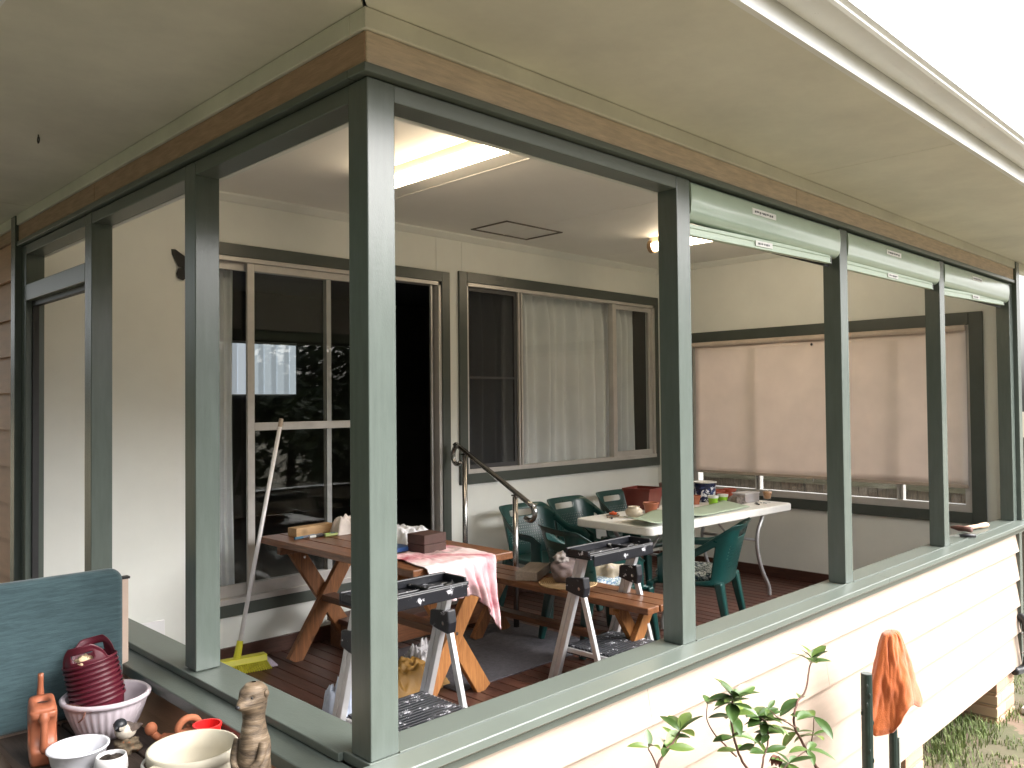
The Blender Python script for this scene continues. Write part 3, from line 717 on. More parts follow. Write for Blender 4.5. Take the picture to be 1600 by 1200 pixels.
# paint-splashed step stools
def stool(x0, wd, label, y=0):
    t = thing('step_stool', label, 'step stool', (x0, y, FL), group='paint-splashed folding step stools')
    def up(z): return 1.31+(0.05+.0-z)*(.17/.55)     # y of the upright at world height z
    for k, x in enumerate((0, wd)):
        m = MB(); p, q = (x, up(FL)-0, 0), (x, up(.05), .05-FL)
        for o in (-.019, .019): m.beam((p[0], p[1]+o, p[2]), (q[0], q[1]+o, q[2]), .029, .034, side=(0, 1, 0))
        m.beam(p, q, .012, .026, side=(0, 1, 0))
        m.build('upright', ALU, t, bevel=.003)
        ex = .016 if k else -.016
        m = MB().beam((x+ex*.2, 1.315, -.14-FL), (x+ex*.2, 1.15, 0), .032, .026, side=(0, 1, 0)); m.build('rear_leg', ALU, t, bevel=.003)
        MB().box((x-.019, 1.15-.024, 0), (x+.026, 1.15+.024, .02)).build('foot', DARK, t, bevel=.004)
        hb = MB(); hb.prism([(1.285, -.07-FL), (1.42, -.085-FL), (1.425, -.16-FL), (1.36, -.175-FL), (1.285, -.185-FL), (1.275, -.13-FL)], 'x', x-.027, x+.027)
        hb.build('hinge_bracket', BLACKP, t, bevel=.007)
        MB().tube([(x-.031, 1.315, -.135-FL), (x+.031, 1.315, -.135-FL)], .010, 8).build('rivet', STEEL, t)
    # tray
    tr = MB(); z0, z1 = .04-FL, .095-FL; a, b, y0, y1 = -.05, wd+.05, 1.21, 1.40
    tr.box((a, y0, z0), (b, y1, z0+.012))
    tr.box((a, y0, z0+.012), (b, y0+.016, z1-.022)); tr.box((a, y1-.016, z0+.012), (b, y1, z1)); tr.box((a, y0+.016, z0+.012), (a+.018, y1-.016, z1-.004)); tr.box((b-.018, y0+.016, z0+.012), (b, y1-.016, z1-.004))
    tr.box((a+.02, y0-.012, z0-.035), (b-.02, y0-.0005, z0+.028)).box((wd*.62, y0+.016, z0+.012), (wd*.66, y1-.016, z1-.02)).box((a+.05, 1.28, z0+.0125), (b-.1, 1.292, z1-.03))
    tr.build('tray', BLACKP, t, bevel=.006)
    # tread
    td = MB(); zt = -.50-FL
    td.box((.036, 1.10, zt-.045), (wd-.036, 1.475, zt-.004))
    yy = 1.108
    while yy < 1.465: td.box((.04, yy, zt-.0042), (wd-.04, yy+.017, zt+.006)); yy += .0265
    td.build('tread', BLACKR, t, bevel=.003)
    for xa in (.02, wd-.0355): MB().box((xa, 1.115, zt-.03), (xa+.0155, 1.46, zt-.005)).build('tread_arm', ALU, t, bevel=.002)
    return t
stool(.855, .515, 'paint-splashed step stool right behind the corner post, beside the picnic table')
stool(2.38, .50, 'paint-splashed step stool in the open bay, beside the bench')

# handrail by the step
hr = thing('handrail', 'brushed steel handrail with curled ends on two posts', 'handrail', (3.05, 2.5, FL))
def hz(y): return .265+(y-2.51)*(.30/.60)-FL
pth = [(0, .67, hz(3.17)-.13)]
top = Vector((0, 3.185-2.5, hz(3.13)+.01))
curl = [(0, 3.135, .47), (0, 3.165, .452), (0, 3.20, .456), (0, 3.222, .485), (0, 3.226, .525), (0, 3.215, .565), (0, 3.185, .59), (0, 3.14, .58)]
low = [(0, 2.40, .21), (0, 2.36, .188), (0, 2.335, .155), (0, 2.335, .115), (0, 2.36, .085), (0, 2.40, .083), (0, 2.43, .095)]
def sm(pts, n=4):
    pts = [Vector(p) for p in pts]; out = []
    for i in range(len(pts)-1):
        p0, p1, p2, p3 = pts[max(i-1, 0)], pts[i], pts[i+1], pts[min(i+2, len(pts)-1)]
        for k in range(n):
            t = k/n; out.append(.5*((2*p1)+(p2-p0)*t+(2*p0-5*p1+4*p2-p3)*t*t+(3*p1-p0-3*p2+p3)*t**3))
    return out+[pts[-1]]
path = sm([Vector((0, y-2.5, z-FL)) for _, y, z in curl+low])
MB().tube(path, .019, 14).build('rail', STEEL, hr, smooth=True)
for y in (3.09, 2.53):
    zt = .265+(y-2.51)*.5
    MB().tube([(0, y-2.5, 0), (0, y-2.5, zt-FL-.035)], .021, 14).build('post', STEEL, hr, smooth=True)
    MB().tube([(0, y-2.5, zt-FL-.04), (0, y-2.5, zt-FL-.012)], .011, 10).box((-.02, y-2.5-.022, zt-FL-.03), (.02, y-2.5+.022, zt-FL-.019)).build('bracket', STEEL, hr)
    MB().tube([(0, y-2.5, 0), (0, y-2.5, .008)], .045, 16).build('flange', STEEL, hr)

# white trestle table
WT = .045
tt = thing('trestle_table', 'long white plastic folding table on bent grey legs', 'table', (4.52, 1.99, FL), (0, 0, R(-2.0)))
def rrect(hx, hy, r, n=6):
    out = []
    for cx, cy, a in ((hx-r, hy-r, 0), (-hx+r, hy-r, 90), (-hx+r, -hy+r, 180), (hx-r, -hy+r, 270)):
        for k in range(n+1): t = R(a+90*k/n); out.append((cx+r*math.cos(t), cy+r*math.sin(t)))
    return out
MB().prism(rrect(.985, .365, .05), 'z', WT-FL-.062, WT-FL).build('tabletop', TABLEW, tt, bevel=.012, seg=3)
def tleg(sx, y):
    z = WT-FL-.06
    pts = [(sx*.66, y, z), (sx*.63, y, z-.06), (sx*.575, y, z-.14), (sx*.555, y, z-.24), (sx*.575, y, z-.36), (sx*.64, y, z-.50), (sx*.70, y, z-.58), (sx*.735, y, .06), (sx*.74, y, 0)]
    return MB().tube(sm(pts), .0165, 12)
for sx in (-1, 1):
    for y in (-.27, .27): tleg(sx, y).build('leg', GREYM, tt, smooth=True)
    MB().tube([(sx*.557, -.27, WT-FL-.28), (sx*.557, .27, WT-FL-.28)], .012, 10).build('cross_bar', GREYM, tt, smooth=True)
    MB().tube([(sx*.30, 0, WT-FL-.07), (sx*.555, 0, WT-FL-.28)], .009, 8).build('brace', GREYM, tt, smooth=True)
    MB().box((sx*.66-.03, -.30, WT-FL-.075), (sx*.66+.03, .30, WT-FL-.0622)).build('bracket', GREYM, tt)

# green monobloc chairs
perf = bpy.data.materials.new('perforated_green'); perf.use_nodes = True
nt = perf.node_tree; P_ = nt.nodes['Principled BSDF']; P_.inputs['Base Color'].default_value = (.006, .046, .042, 1); P_.inputs['Roughness'].default_value = .33
tc = N(nt, 'ShaderNodeTexCoord'); vt = N(nt, 'ShaderNodeVectorMath', operation='MULTIPLY'); vt.inputs[1].default_value = (46, 0, 46); nt.links.new(tc.outputs['Object'], vt.inputs[0])
fr_ = N(nt, 'ShaderNodeVectorMath', operation='FRACTION'); nt.links.new(vt.outputs[0], fr_.inputs[0])
sp = N(nt, 'ShaderNodeSeparateXYZ'); nt.links.new(fr_.outputs[0], sp.inputs[0])
ga = N(nt, 'ShaderNodeMath', operation='GREATER_THAN'); ga.inputs[1].default_value = .5; gb_ = N(nt, 'ShaderNodeMath', operation='GREATER_THAN'); gb_.inputs[1].default_value = .5
nt.links.new(sp.outputs[0], ga.inputs[0]); nt.links.new(sp.outputs[2], gb_.inputs[0])
mu = N(nt, 'ShaderNodeMath', operation='MULTIPLY'); nt.links.new(ga.outputs[0], mu.inputs[0]); nt.links.new(gb_.outputs[0], mu.inputs[1])
trn = N(nt, 'ShaderNodeBsdfTransparent'); mxs = N(nt, 'ShaderNodeMixShader'); nt.links.new(mu.outputs[0], mxs.inputs[0]); nt.links.new(P_.outputs[0], mxs.inputs[1]); nt.links.new(trn.outputs[0], mxs.inputs[2])
nt.links.new(mxs.outputs[0], nt.nodes['Material Output'].inputs[0])

def make_chair():
    t = thing('garden_chair', 'x', 'chair', group='dark green plastic armchairs round the white table')
    w2, dd = .275, .27
    PH = 118
    def smooth(a, b, x):
        k = min(1, max(0, (x-a)/(b-a))); return k*k*(3-2*k)
    def fn(u, v):
        ph = (u*2-1)*PH; s_, c_ = math.sin(R(ph)), math.cos(R(ph))
        x = w2*math.copysign(abs(s_)**.62, s_); y = -dd*math.copysign(abs(c_)**.62, c_)
        if abs(ph) > 90: y = dd*(abs(c_)**.62)*1.1
        e = smooth(36, 92, abs(ph))
        zt = .815*(1-e)+.635*e
        if abs(ph) > 96: zt -= .05*smooth(96, 118, abs(ph))
        zb = .40
        z = zb+(zt-zb)*v
        back = 1-smooth(40, 88, abs(ph)); k = (z-.40)/.42
        y -= back*(.105*k**1.2); x *= 1+.10*k*back+.03*(1-back)*k
        if v > .93: # rolled rim
            q = (v-.93)/.07; n = Vector((x, y, 0)).normalized(); x += n.x*.014*q; y += n.y*.014*q
        return (x, y, z)
    def skip(u, v):
        ph = abs((u*2-1)*PH)
        if ph < 13 and .78 < v < .885: return True
        if 57 < ph < 99 and .10 < v < .78: return True
        return False
    def mi(u, v):
        ph = abs((u*2-1)*PH)
        return 1 if (ph < 33 and .22 < v < .64) else 0
    MB().grid(56, 26, fn, skip, mi).build('backrest', [PGREEN, perf], t, smooth=True, solid=.008, sub=1)
    def sf_(u, v):
        x = (u*2-1); y = -.245+.50*v
        hw = .255*(1-.06*(1-v))
        z = .405-.012*math.cos(x*1.5)*math.sin(v*3.1)-(.03*max(0, v-.9)/.1)
        return (x*hw, y, z)
    MB().grid(16, 16, sf_).build('seat', PGREEN, t, smooth=True, solid=.03)
    for sx in (-1, 1):
        MB().beam((sx*.235, .235, .40), (sx*.272, .285, 0), .085, .05, side=(1, 0, 0), a2=.05, b2=.036).build('leg', PGREEN, t, bevel=.012, seg=3)
        MB().beam((sx*.225, -.235, .42), (sx*.262, -.315, 0), .095, .055, side=(1, 0, 0), a2=.05, b2=.036).build('leg', PGREEN, t, bevel=.012, seg=3)
    return t
ch0 = make_chair()
ch_labels = [
    ((3.82, 1.51, FL), R(18), 'green plastic chair on the near side of the white table, floral cushion'),
    ((3.60, 2.70, FL), R(176), 'green plastic chair by the wall, nearest the handrail'),
    ((4.22, 2.74, FL), R(182), 'green plastic chair by the wall, middle of three behind the white table'),
    ((4.90, 2.76, FL), R(179), 'green plastic chair by the wall, half hidden by the square planter'),
    ((3.19, 1.86, FL), R(-106), 'green plastic chair at the end of the white table, behind the stool'),
]
for i, (loc, a, lab) in enumerate(ch_labels):
    c = ch0 if i == 0 else copy_tree(ch0)
    c.location = loc; c.rotation_euler = (0, 0, a); c['label'] = lab
FLOR = floral('navy_white_floral', (.02, .035, .07), (.62, .66, .66), (.10, .17, .13), 34)
FLOR2 = floral('blue_white_floral', (.66, .68, .68), (.10, .19, .36), (.24, .36, .34), 32)
def cushion(name, loc, rz, sx, sy, h, m, label):
    t = MB().prism(rrect(sx, sy, .07), 'z', 0, h).build(name, m, None, loc, (0, 0, rz), bevel=.024, seg=4)
    return tag(t, label, 'cushion', 'floral seat cushions')
cushion('seat_cushion', (3.81, 1.53, FL+.42), R(18), .21, .21, .055, FLOR, 'dark floral cushion on the chair at near side of the table')
cushion('seat_cushion', (3.22, 1.85, FL+.42), R(-106), .215, .215, .06, FLOR2, 'pale blue floral cushion under a folded cloth')
def clothlump(name, loc, size, h, m, seed, label, cat, nu=40, k=2.6, amp=.35, rz=0):
    def fn(u, v):
        x, y = u*2-1, v*2-1
        e = max(abs(x), abs(y)); ed = max(0, 1-e**5)
        n = noise.noise(Vector((x*k, y*k, seed)))+.5*noise.noise(Vector((x*k*2.3, y*k*2.3, seed+4)))
        r = 1+.10*noise.noise(Vector((x*2, y*2, seed+9)))
        return (x*size[0]*r, y*size[1]*r, ed*h*(1+amp*n))
    o = MB().grid(nu, nu, fn).build(name, m, None, loc, (0, 0, rz), smooth=True)
    return tag(o, label, cat)
clothlump('folded_cloth', (3.25, 1.86, FL+.478), (.17, .16), .07, mat('beige_cloth', (.52, .46, .36), .9, .15, 14, .3, 200, spots=(.42, .38, .5), spot_scale=12, spot_cut=.6), 2, 'folded beige cloth lying on the pale floral cushion', 'cloth', rz=.2)

# ---------------------------------------------------------------- things on the white table
TZ = WT+.001
def pot_thing(name, label, loc, r0, r1, h, m, rim=True, group=None, soil=True, cat='plant pot'):
    t = thing(name, label, cat, loc, group=group)
    pr = [(0.001, 0), (r0, 0), (r0+(r1-r0)*.8, h*.8)]
    if rim: pr += [(r1*1.06, h*.8), (r1*1.08, h)]
    else: pr += [(r1, h)]
    pr += [(r1*.96, h), (r1*.9, h*.82), (r0*.8, h*.3)]
    MB().lathe(pr, 28).build('pot_wall', m, t, smooth=False, bevel=.0015)
    if soil: MB().lathe([(.001, h*.72), (r0+(r1-r0)*.6, h*.70)], 20).build('soil', mat('potting_soil', (.035, .025, .018), .95, .3, 40, .8, 80), t)
    return t
MAROONBOX = mat('dark_red_plastic', (.15, .030, .022), .35, .1, 8)
sp_ = thing('square_planter', 'square dark red plastic planter on the white table', 'planter', (4.36, 2.34, TZ), (0, 0, R(8)))
sq = MB()
for (s0, s1, z0, z1) in ((.095, .12, 0, .15), (.128, .128, .15, .172)):
    for q in range(4):
        M4 = rotz(q*math.pi/2)
        vs = [(-s0, -s0, z0), (s0, -s0, z0), (s1, -s1, z1), (-s1, -s1, z1), (-s0+.008, -s0+.008, z0), (s0-.008, -s0+.008, z0), (s1-.008, -s1+.008, z1), (-s1+.008, -s1+.008, z1)]
        sq.add([M4 @ Vector(v) for v in vs], [(0, 1, 2, 3), (7, 6, 5, 4), (3, 2, 6, 7), (0, 4, 5, 1)])
sq.box((-.094, -.094, .001), (.094, .094, .008))
sq.build('planter_wall', MAROONBOX, sp_)
pot_thing('plant_pot', 'small terracotta pot beside the cream jar on white table', (4.16, 2.12, TZ), .045, .058, .085, TERRA)
pot_thing('plant_pot', 'brown round pot peeking out behind the square planter', (4.74, 2.34, TZ), .06, .085, .18, mat('brown_plastic', (.13, .05, .035), .4, .1, 9))
pot_thing('plant_pot', 'orange pot half hidden by the slim post on white table', (4.86, 2.17, TZ), .04, .052, .075, TERRA)
j = thing('jar', 'squat cream pottery jar on the near end of the white table', 'jar', (3.86, 2.06, TZ))
MB().lathe([(.001, 0), (.036, 0), (.058, .022), (.066, .045), (.058, .066), (.042, .076), (.047, .085), (.043, .086), (.036, .076), (.04, .06)], 30).build('body', mat('cream_glaze', (.55, .47, .36), .35, .15, 14, spots=(.3, .2, .12), spot_scale=20, spot_cut=.66), j, smooth=True)
MB().tube([(.03, 0, .083), (.052, .01, .07), (.062, .012, .05)], .006, 8).build('handle', mat('cream_glaze', (.55, .47, .36)), j, smooth=True)
lid = thing('lid', 'orange lid on a small stack of tools by the jar', 'lid', (3.83, 2.24, TZ))
MB().lathe([(.001, 0), (.05, 0), (.052, .008), (.03, .012), (.001, .012)], 20).build('saucer', mat('brown_saucer', (.22, .16, .12), .6), lid)
MB().lathe([(.001, .0125), (.03, .0125), (.03, .026), (.012, .028), (.01, .036), (.001, .036)], 20).build('cap', mat('orange_plastic', (.75, .11, .02), .35), lid)
for k in range(5):
    a = rnd.uniform(-.5, .8); cx, cy = 3.72+.04*k, 2.16+.025*k
    tag(MB().tube([(-.05, 0, .006), (.02, .003, .006), (.05, 0, .008)], [.006, .005, .003], 8).build('clay_tool', mat(('dark_tool', 'wood_tool')[k % 2], ((.03, .03, .03), (.25, .15, .08))[k % 2], .5), None, (cx, cy, TZ), (0, 0, a)), 'small clay modelling tool on the near end of white table', 'tool', 'clay tools by the jar')
GSH = mat('pale_green_board', (.38, .47, .36), .5, .06, 5)
def gfn2(u, v):
    x = -.72+1.44*u; y = -.155+.31*v
    z = .012+.045*math.exp(-((u-.28)/.13)**2)*(1-.2*v)+.018*max(0, (u-.82)/.18)**1.5*v+.03*max(0, .10-u)/.10
    return (x+.12*v, y, z)
gs = MB().grid(50, 10, gfn2).build('flexible_sheet', GSH, None, (4.22, 1.83, TZ), (0, 0, R(1.5)), smooth=True, solid=.004)
tag(gs, 'long pale green plastic sheet lying buckled on the white table', 'sheet')
ep = thing('enamel_pot', 'round pot with navy and white floral print and pale rim', 'pot', (5.10, 2.22, TZ))
MB().lathe([(.001, 0), (.088, 0), (.092, .02), (.095, .10), (.094, .135)], 36).build('body', floral('pot_print', (.012, .016, .05), (.70, .72, .76), (.03, .05, .16), 17), ep)
MB().lathe([(.0945, .1355), (.097, .15), (.1, .165)], 36).build('band', mat('navy_enamel', (.012, .018, .06), .25), ep)
MB().lathe([(.1005, .1655), (.106, .168), (.106, .174), (.098, .175), (.09, .16), (.085, .05), (.001, .04)], 36).build('rim', mat('white_enamel', (.74, .74, .72), .3), ep)
LIME = mat('lime_plastic', (.30, .58, .03), .4, .08, 8)
for lx, ly, q in ((4.93, 2.03, 'left'), (5.07, 2.02, 'right')):
    t = pot_thing('cup', 'lime green cup with white lid band, %s of a pair before the floral pot' % q, (lx, ly, TZ), .034, .043, .058, LIME, rim=False, group='lime green cups', soil=False, cat='cup')
    MB().lathe([(.043, .0582), (.045, .060), (.046, .078), (.03, .080), (.001, .080)], 24).build('lid', mat('white_plastic_lid', (.75, .76, .72), .4), t)
RED = mat('red_clay_plastic', (.40, .085, .045), .5, .12, 10)
for lx, ly, h, q in ((5.25, 2.14, .07, 'short red pot beside the lime cups'), (5.42, 2.16, .09, 'taller red pot behind the clear tub'), (5.33, 2.22, .085, 'red pot between two others beside the floral pot')):
    pot_thing('plant_pot', q, (lx, ly, TZ), .042, .055, h, RED, group='small red pots')
clothlump('rag', (5.14, 1.93, TZ), (.08, .06), .06, mat('grey_rag', (.20, .17, .15), .9, .3, 25, .4, 200, spots=(.02, .02, .02), spot_scale=14, spot_cut=.55), 5, 'crumpled grey brown rag at the end of the green sheet', 'rag', 24)
tb = thing('clear_tub', 'clear plastic tub with an orange block inside near the glass cup', 'tub', (5.30, 1.93, TZ), (0, 0, R(-6)))
CLEAR = sheer('clear_plastic', (.84, .84, .87), .34, .3)
tm = MB()
tm.box((-.10, -.065, 0), (.10, .065, .003)); tm.box((-.10, -.065, .003), (.10, -.062, .075)); tm.box((-.10, .062, .003), (.10, .065, .075)); tm.box((-.10, -.062, .003), (-.097, .062, .075)); tm.box((.097, -.062, .003), (.10, .062, .075))
tm.build('tub_wall', CLEAR, tb)
MB().box((-.108, -.073, .0755), (.108, .073, .084)).build('lid', sheer('milky_lid', (.84, .84, .87), .55, .3), tb, bevel=.003)
MB().box((-.08, -.045, .004), (-.015, .045, .055)).build('contents', mat('orange_clay', (.45, .20, .08), .7, .15, 12), tb, bevel=.006)
gc = thing('glass_cup', 'glass coffee cup with milky brown drink at the table end', 'cup', (5.36, 1.76, TZ))
MB().lathe([(.001, 0), (.026, 0), (.026, .004), (.012, .012), (.012, .02), (.03, .034), (.038, .07), (.042, .115), (.040, .115), (.036, .07), (.028, .036), (.001, .03)], 28).build('cup_wall', glass('cup_glass', (.93, .93, .93)), gc, smooth=True)
MB().lathe([(.001, .031), (.027, .037), (.0355, .07), (.0385, .095), (.001, .095)], 24).build('coffee', mat('milky_coffee', (.50, .27, .13), .5, .12, 20), gc, smooth=True)
MB().tube(sm([(.036, 0, .095), (.062, 0, .095), (.07, 0, .075), (.055, 0, .05), (.033, 0, .05)]), .004, 8).build('handle', MATS['cup_glass'], gc, smooth=True)
for k in range(9):
    a = rnd.uniform(0, 3); lx, ly = 5.12+rnd.uniform(0, .22), 1.76+rnd.uniform(-.03, .06)
    tag(MB().ball((0, 0, .005), (rnd.uniform(.008, .02), .007, .006), 8, 6, .5, k).build('scrap', mat(('dark_scrap', 'pale_scrap')[k % 2], ((.03, .03, .035), (.6, .6, .6))[k % 2], .6), None, (lx, ly, TZ), (0, 0, a)), 'small scrap of clay or foil near the glass cup', 'scrap', 'scraps on the white table')

# ---------------------------------------------------------------- things on the picnic table and bench
PZ = TT+.001
tag(MB().box((-.155, -.045, 0), (.155, .045, .055)).build('wood_offcut', PALEW, None, (1.62, 2.98, PZ), (0, 0, R(7)), bevel=.003), 'pale raw pine offcut at the far end of the picnic table', 'timber block')
PEN = [((.05, .16, .25), (.05, .30, .45)), ((.20, .20, .24), (.1, .1, .12)), ((.75, .75, .73), (.30, .5, .12)), ((.03, .03, .035), (.03, .12, .2)), ((.35, .42, .16), (.7, .7, .66)), ((.28, .24, .3), (.03, .03, .03))]
pl = ['teal', 'grey', 'white and green', 'black', 'olive', 'lilac grey']
for k, ((c1, c2), nm) in enumerate(zip(PEN, pl)):
    t = thing('marker_pen', '%s marker pen in the bundle beside the pine offcut' % nm, 'pen', (1.485+.047*k, 2.845-.012*k+(.015 if k % 2 else 0), PZ), (0, 0, R(rnd.uniform(-12, 22))), group='pens on the picnic table')
    MB().tube([(-.075, 0, .009), (.035, 0, .009)], .0088, 10).build('barrel', mat('pen_barrel_%d' % k, c1, .35), t, smooth=False)
    MB().tube([(.0352, 0, .009), (.085, 0, .009)], .0092, 10).build('cap', mat('pen_cap_%d' % k, c2, .35), t)
tp = thing('tape_roll', 'roll of brown tape standing by the corner post', 'tape', (1.85, 2.76, PZ), (0, 0, R(60)))
tm = MB(); 
pr = [(.028, -.02), (.05, -.02), (.05, .02), (.028, .02)]
n = 28; vs = []; fs = []
for j in range(n):
    a = 2*math.pi*j/n
    for r, y in pr: vs.append((r*math.cos(a), y, .05+r*math.sin(a)))
for j in range(n):
    for q in range(4): fs.append((j*4+q, j*4+(q+1) % 4, ((j+1) % n)*4+(q+1) % 4, ((j+1) % n)*4+q))
tm.add(vs, fs); tm.build('roll', mat('brown_tape', (.20, .13, .09), .5), tp)
clothlump('paper_towel', (1.80, 2.84, PZ), (.10, .06), .10, mat('off_white_paper', (.66, .60, .56), .9, .06, 20), 11, 'crumpled off white paper towel beside the tape', 'paper towel', 26)
clothlump('white_rag', (1.83, 2.26, PZ), (.14, .20), .085, mat('white_rag', (.72, .73, .78), .9, .08, 14, .3, 160), 17, 'crumpled white rag behind the dark brown block', 'rag', 40, 3.4)
bk = thing('brown_block', 'dark brown rectangular block on the pink towel', 'block', (1.70, 1.885, PZ+.012), (0, 0, R(5)))
BRN = mat('dark_brown_block', (.075, .036, .028), .6, .12, 14, .2, 90)
MB().box((-.085, -.07, 0), (.085, .07, .045)).build('base', BRN, bk, bevel=.003)
MB().box((-.085, -.07, .0465), (.085, .07, .10)).build('upper_slab', BRN, bk, bevel=.003)
bt_ = thing('blue_tray', 'flat blue tray under the white rag on the picnic table', 'tray', (1.62, 2.02, PZ+.014), (0, 0, R(4)))
MB().box((-.10, -.08, 0), (.02, .08, .025)).build('tray_body', mat('blue_plastic', (.02, .07, .22), .4), bt_, bevel=.005)
pn = thing('pincers', 'pair of black handled pincers beside the dark brown block', 'pincers', (1.87, 1.98, PZ), (0, 0, R(25)))
for s in (-1, 1):
    MB().tube(sm([(-.085, s*.025, .008), (-.03, s*.016, .008), (0, 0, .010+.004*s), (.03, -s*.009, .009), (.05, -s*.001, .008)]), .007, 8).build('jaw', STEEL, pn, smooth=True)
    MB().tube(sm([(-.088, s*.026, .009), (-.055, s*.022, .009), (-.03, s*.016, .009)]), .0095, 8).build('grip', DARK, pn, smooth=True)
# towel draped over the near end of the table
TOW, nt, P_ = nodes_of('pink_stained_towel')
tc = N(nt, 'ShaderNodeTexCoord'); nz = N(nt, 'ShaderNodeTexNoise', Scale=3.2, Detail=6, Roughness=.6, Distortion=.8); nt.links.new(tc.outputs['Object'], nz.inputs['Vector'])
cr = N(nt, 'ShaderNodeValToRGB'); e = cr.color_ramp.elements
e[0].position = .36; e[0].color = (.78, .70, .70, 1); e[1].position = .70; e[1].color = (.42, .05, .09, 1)
e2 = e.new(.52); e2.color = (.76, .50, .53, 1); nt.links.new(nz.outputs[0], cr.inputs[0])
nz2 = N(nt, 'ShaderNodeTexNoise', Scale=6, Detail=5); nt.links.new(tc.outputs['Object'], nz2.inputs['Vector'])
mr = N(nt, 'ShaderNodeMapRange'); mr.inputs[1].default_value = .6; mr.inputs[2].default_value = .7; mr.inputs[4].default_value = .7; nt.links.new(nz2.outputs[0], mr.inputs[0])
mx = N(nt, 'ShaderNodeMix', data_type='RGBA'); mx.inputs[7].default_value = (.25, .19, .17, 1); nt.links.new(cr.outputs[0], mx.inputs[6]); nt.links.new(mr.outputs[0], mx.inputs[0])
nt.links.new(mx.outputs[2], P_.inputs['Base Color']); P_.inputs['Roughness'].default_value = .95
nz3 = N(nt, 'ShaderNodeTexNoise', Scale=260); b_ = N(nt, 'ShaderNodeBump', Strength=.5, Distance=.003); nt.links.new(tc.outputs['Object'], nz3.inputs['Vector']); nt.links.new(nz3.outputs[0], b_.inputs['Height']); nt.links.new(b_.outputs[0], P_.inputs['Normal'])
ye = 2.35-.80-.014                                             # the table's near edge
def towfn(u, v):
    x = 1.42+.47*u+.02*math.sin(v*7)
    L = .42+(.36+.10*u)*1.0; s_ = v*(.40+.18+.22*max(0, (u-.55)/.45)**1.3)   # arc length, longest at the right corner
    top = .40
    wr = .012*noise.noise(Vector((u*6, v*5, 2)))+.006*noise.noise(Vector((u*14, v*11, 7)))
    if s_ < top: return (x, ye+top-s_-.0, PZ+.006+abs(wr)*.9)
    d_ = s_-top; b = min(1, d_/.03)
    fold = .030*math.sin(u*24+math.sin(v*4))*min(1, d_/.15)+.02*math.sin(u*11+2)*min(1, d_/.2)
    return (x-.05*u*d_*1.2, ye-.012*b-.022-abs(fold)-.03*d_+wr*.5, PZ+.006-d_)
tw = MB().grid(60, 60, towfn).build('towel', TOW, None, smooth=True, solid=.005)
tag(tw, 'pink stained white towel hanging over the near end of the picnic table', 'towel')
# bench
bo = MB().box((-.075, -.17, 0), (.075, .17, .062)).build('wood_block', GREYW, None, (2.82, 2.13, BZ+.001), (0, 0, R(-62)), bevel=.004)
tag(bo, 'grey weathered wood block lying on the picnic bench', 'timber block')
STR, nt, P_ = nodes_of('coiled_straw')
tc = N(nt, 'ShaderNodeTexCoord'); wv = N(nt, 'ShaderNodeTexWave', wave_type='RINGS', rings_direction='Z'); wv.inputs['Scale'].default_value = 26; wv.inputs['Distortion'].default_value = 1.2; wv.inputs['Detail'].default_value = 3
nt.links.new(tc.outputs['Object'], wv.inputs['Vector']); cr = N(nt, 'ShaderNodeValToRGB'); cr.color_ramp.elements[0].color = (.22, .13, .06, 1); cr.color_ramp.elements[1].color = (.55, .38, .20, 1)
nt.links.new(wv.outputs[0], cr.inputs[0]); nt.links.new(cr.outputs[0], P_.inputs['Base Color']); P_.inputs['Roughness'].default_value = .85
b_ = N(nt, 'ShaderNodeBump', Strength=.8, Distance=.005); nt.links.new(wv.outputs[0], b_.inputs['Height']); nt.links.new(b_.outputs[0], P_.inputs['Normal'])
tag(MB().lathe([(.001, 0), (.185, 0), (.192, .005), (.186, .011), (.001, .011)], 48).build('straw_mat', STR, None, (2.80, 1.80, BZ+.001)), 'round coiled straw mat under the lumpy grey bag', 'mat')
bg_ = thing('cloth_bag', 'lumpy grey pink cloth bag sitting on the straw mat', 'bag', (2.81, 1.82, BZ+.013), (0, 0, .4))
MB().ball((0, 0, .075), (.115, .10, .08), 40, 26, .28, 3).build('bag_body', mat('grey_pink_cloth', (.30, .235, .23), .85, .2, 9, .4, 120, spots=(.36, .25, .13), spot_scale=9, spot_cut=.62), bg_, smooth=True)
MB().ball((-.02, .02, .15), (.06, .05, .04), 26, 16, .5, 8).build('bag_neck', mat('pale_bag_cloth', (.45, .40, .38), .85, .2, 9, .4, 120), bg_, smooth=True)
# floor clutter
clothlump('mustard_bag', (1.72, 2.10, FL+.001), (.20, .16), .115, mat('mustard_paper', (.36, .19, .035), .55, .15, 7, .5, 30, spots=(.06, .04, .02), spot_scale=7, spot_cut=.64), 23, 'crumpled mustard yellow bag on the deck under the picnic table', 'bag', 44, 2.6, .5)
clothlump('white_bag', (1.93, 2.22, FL+.012), (.10, .10), .14, mat('crinkled_white_plastic', (.6, .58, .6), .35, .2, 12, .5, 60, spots=(.05, .05, .06), spot_scale=14, spot_cut=.6), 31, 'crinkled white plastic bag behind the mustard bag', 'bag', 36, 4, .7)
clothlump('blue_bag', (1.20, 1.92, FL+.001), (.11, .12), .18, mat('bluish_plastic', (.50, .56, .70), .3, .15, 9, .4, 60, spots=(.01, .12, .5), spot_scale=6, spot_cut=.60), 41, 'bluish plastic bag on the deck left of the corner post', 'bag', 36, 3, .6)

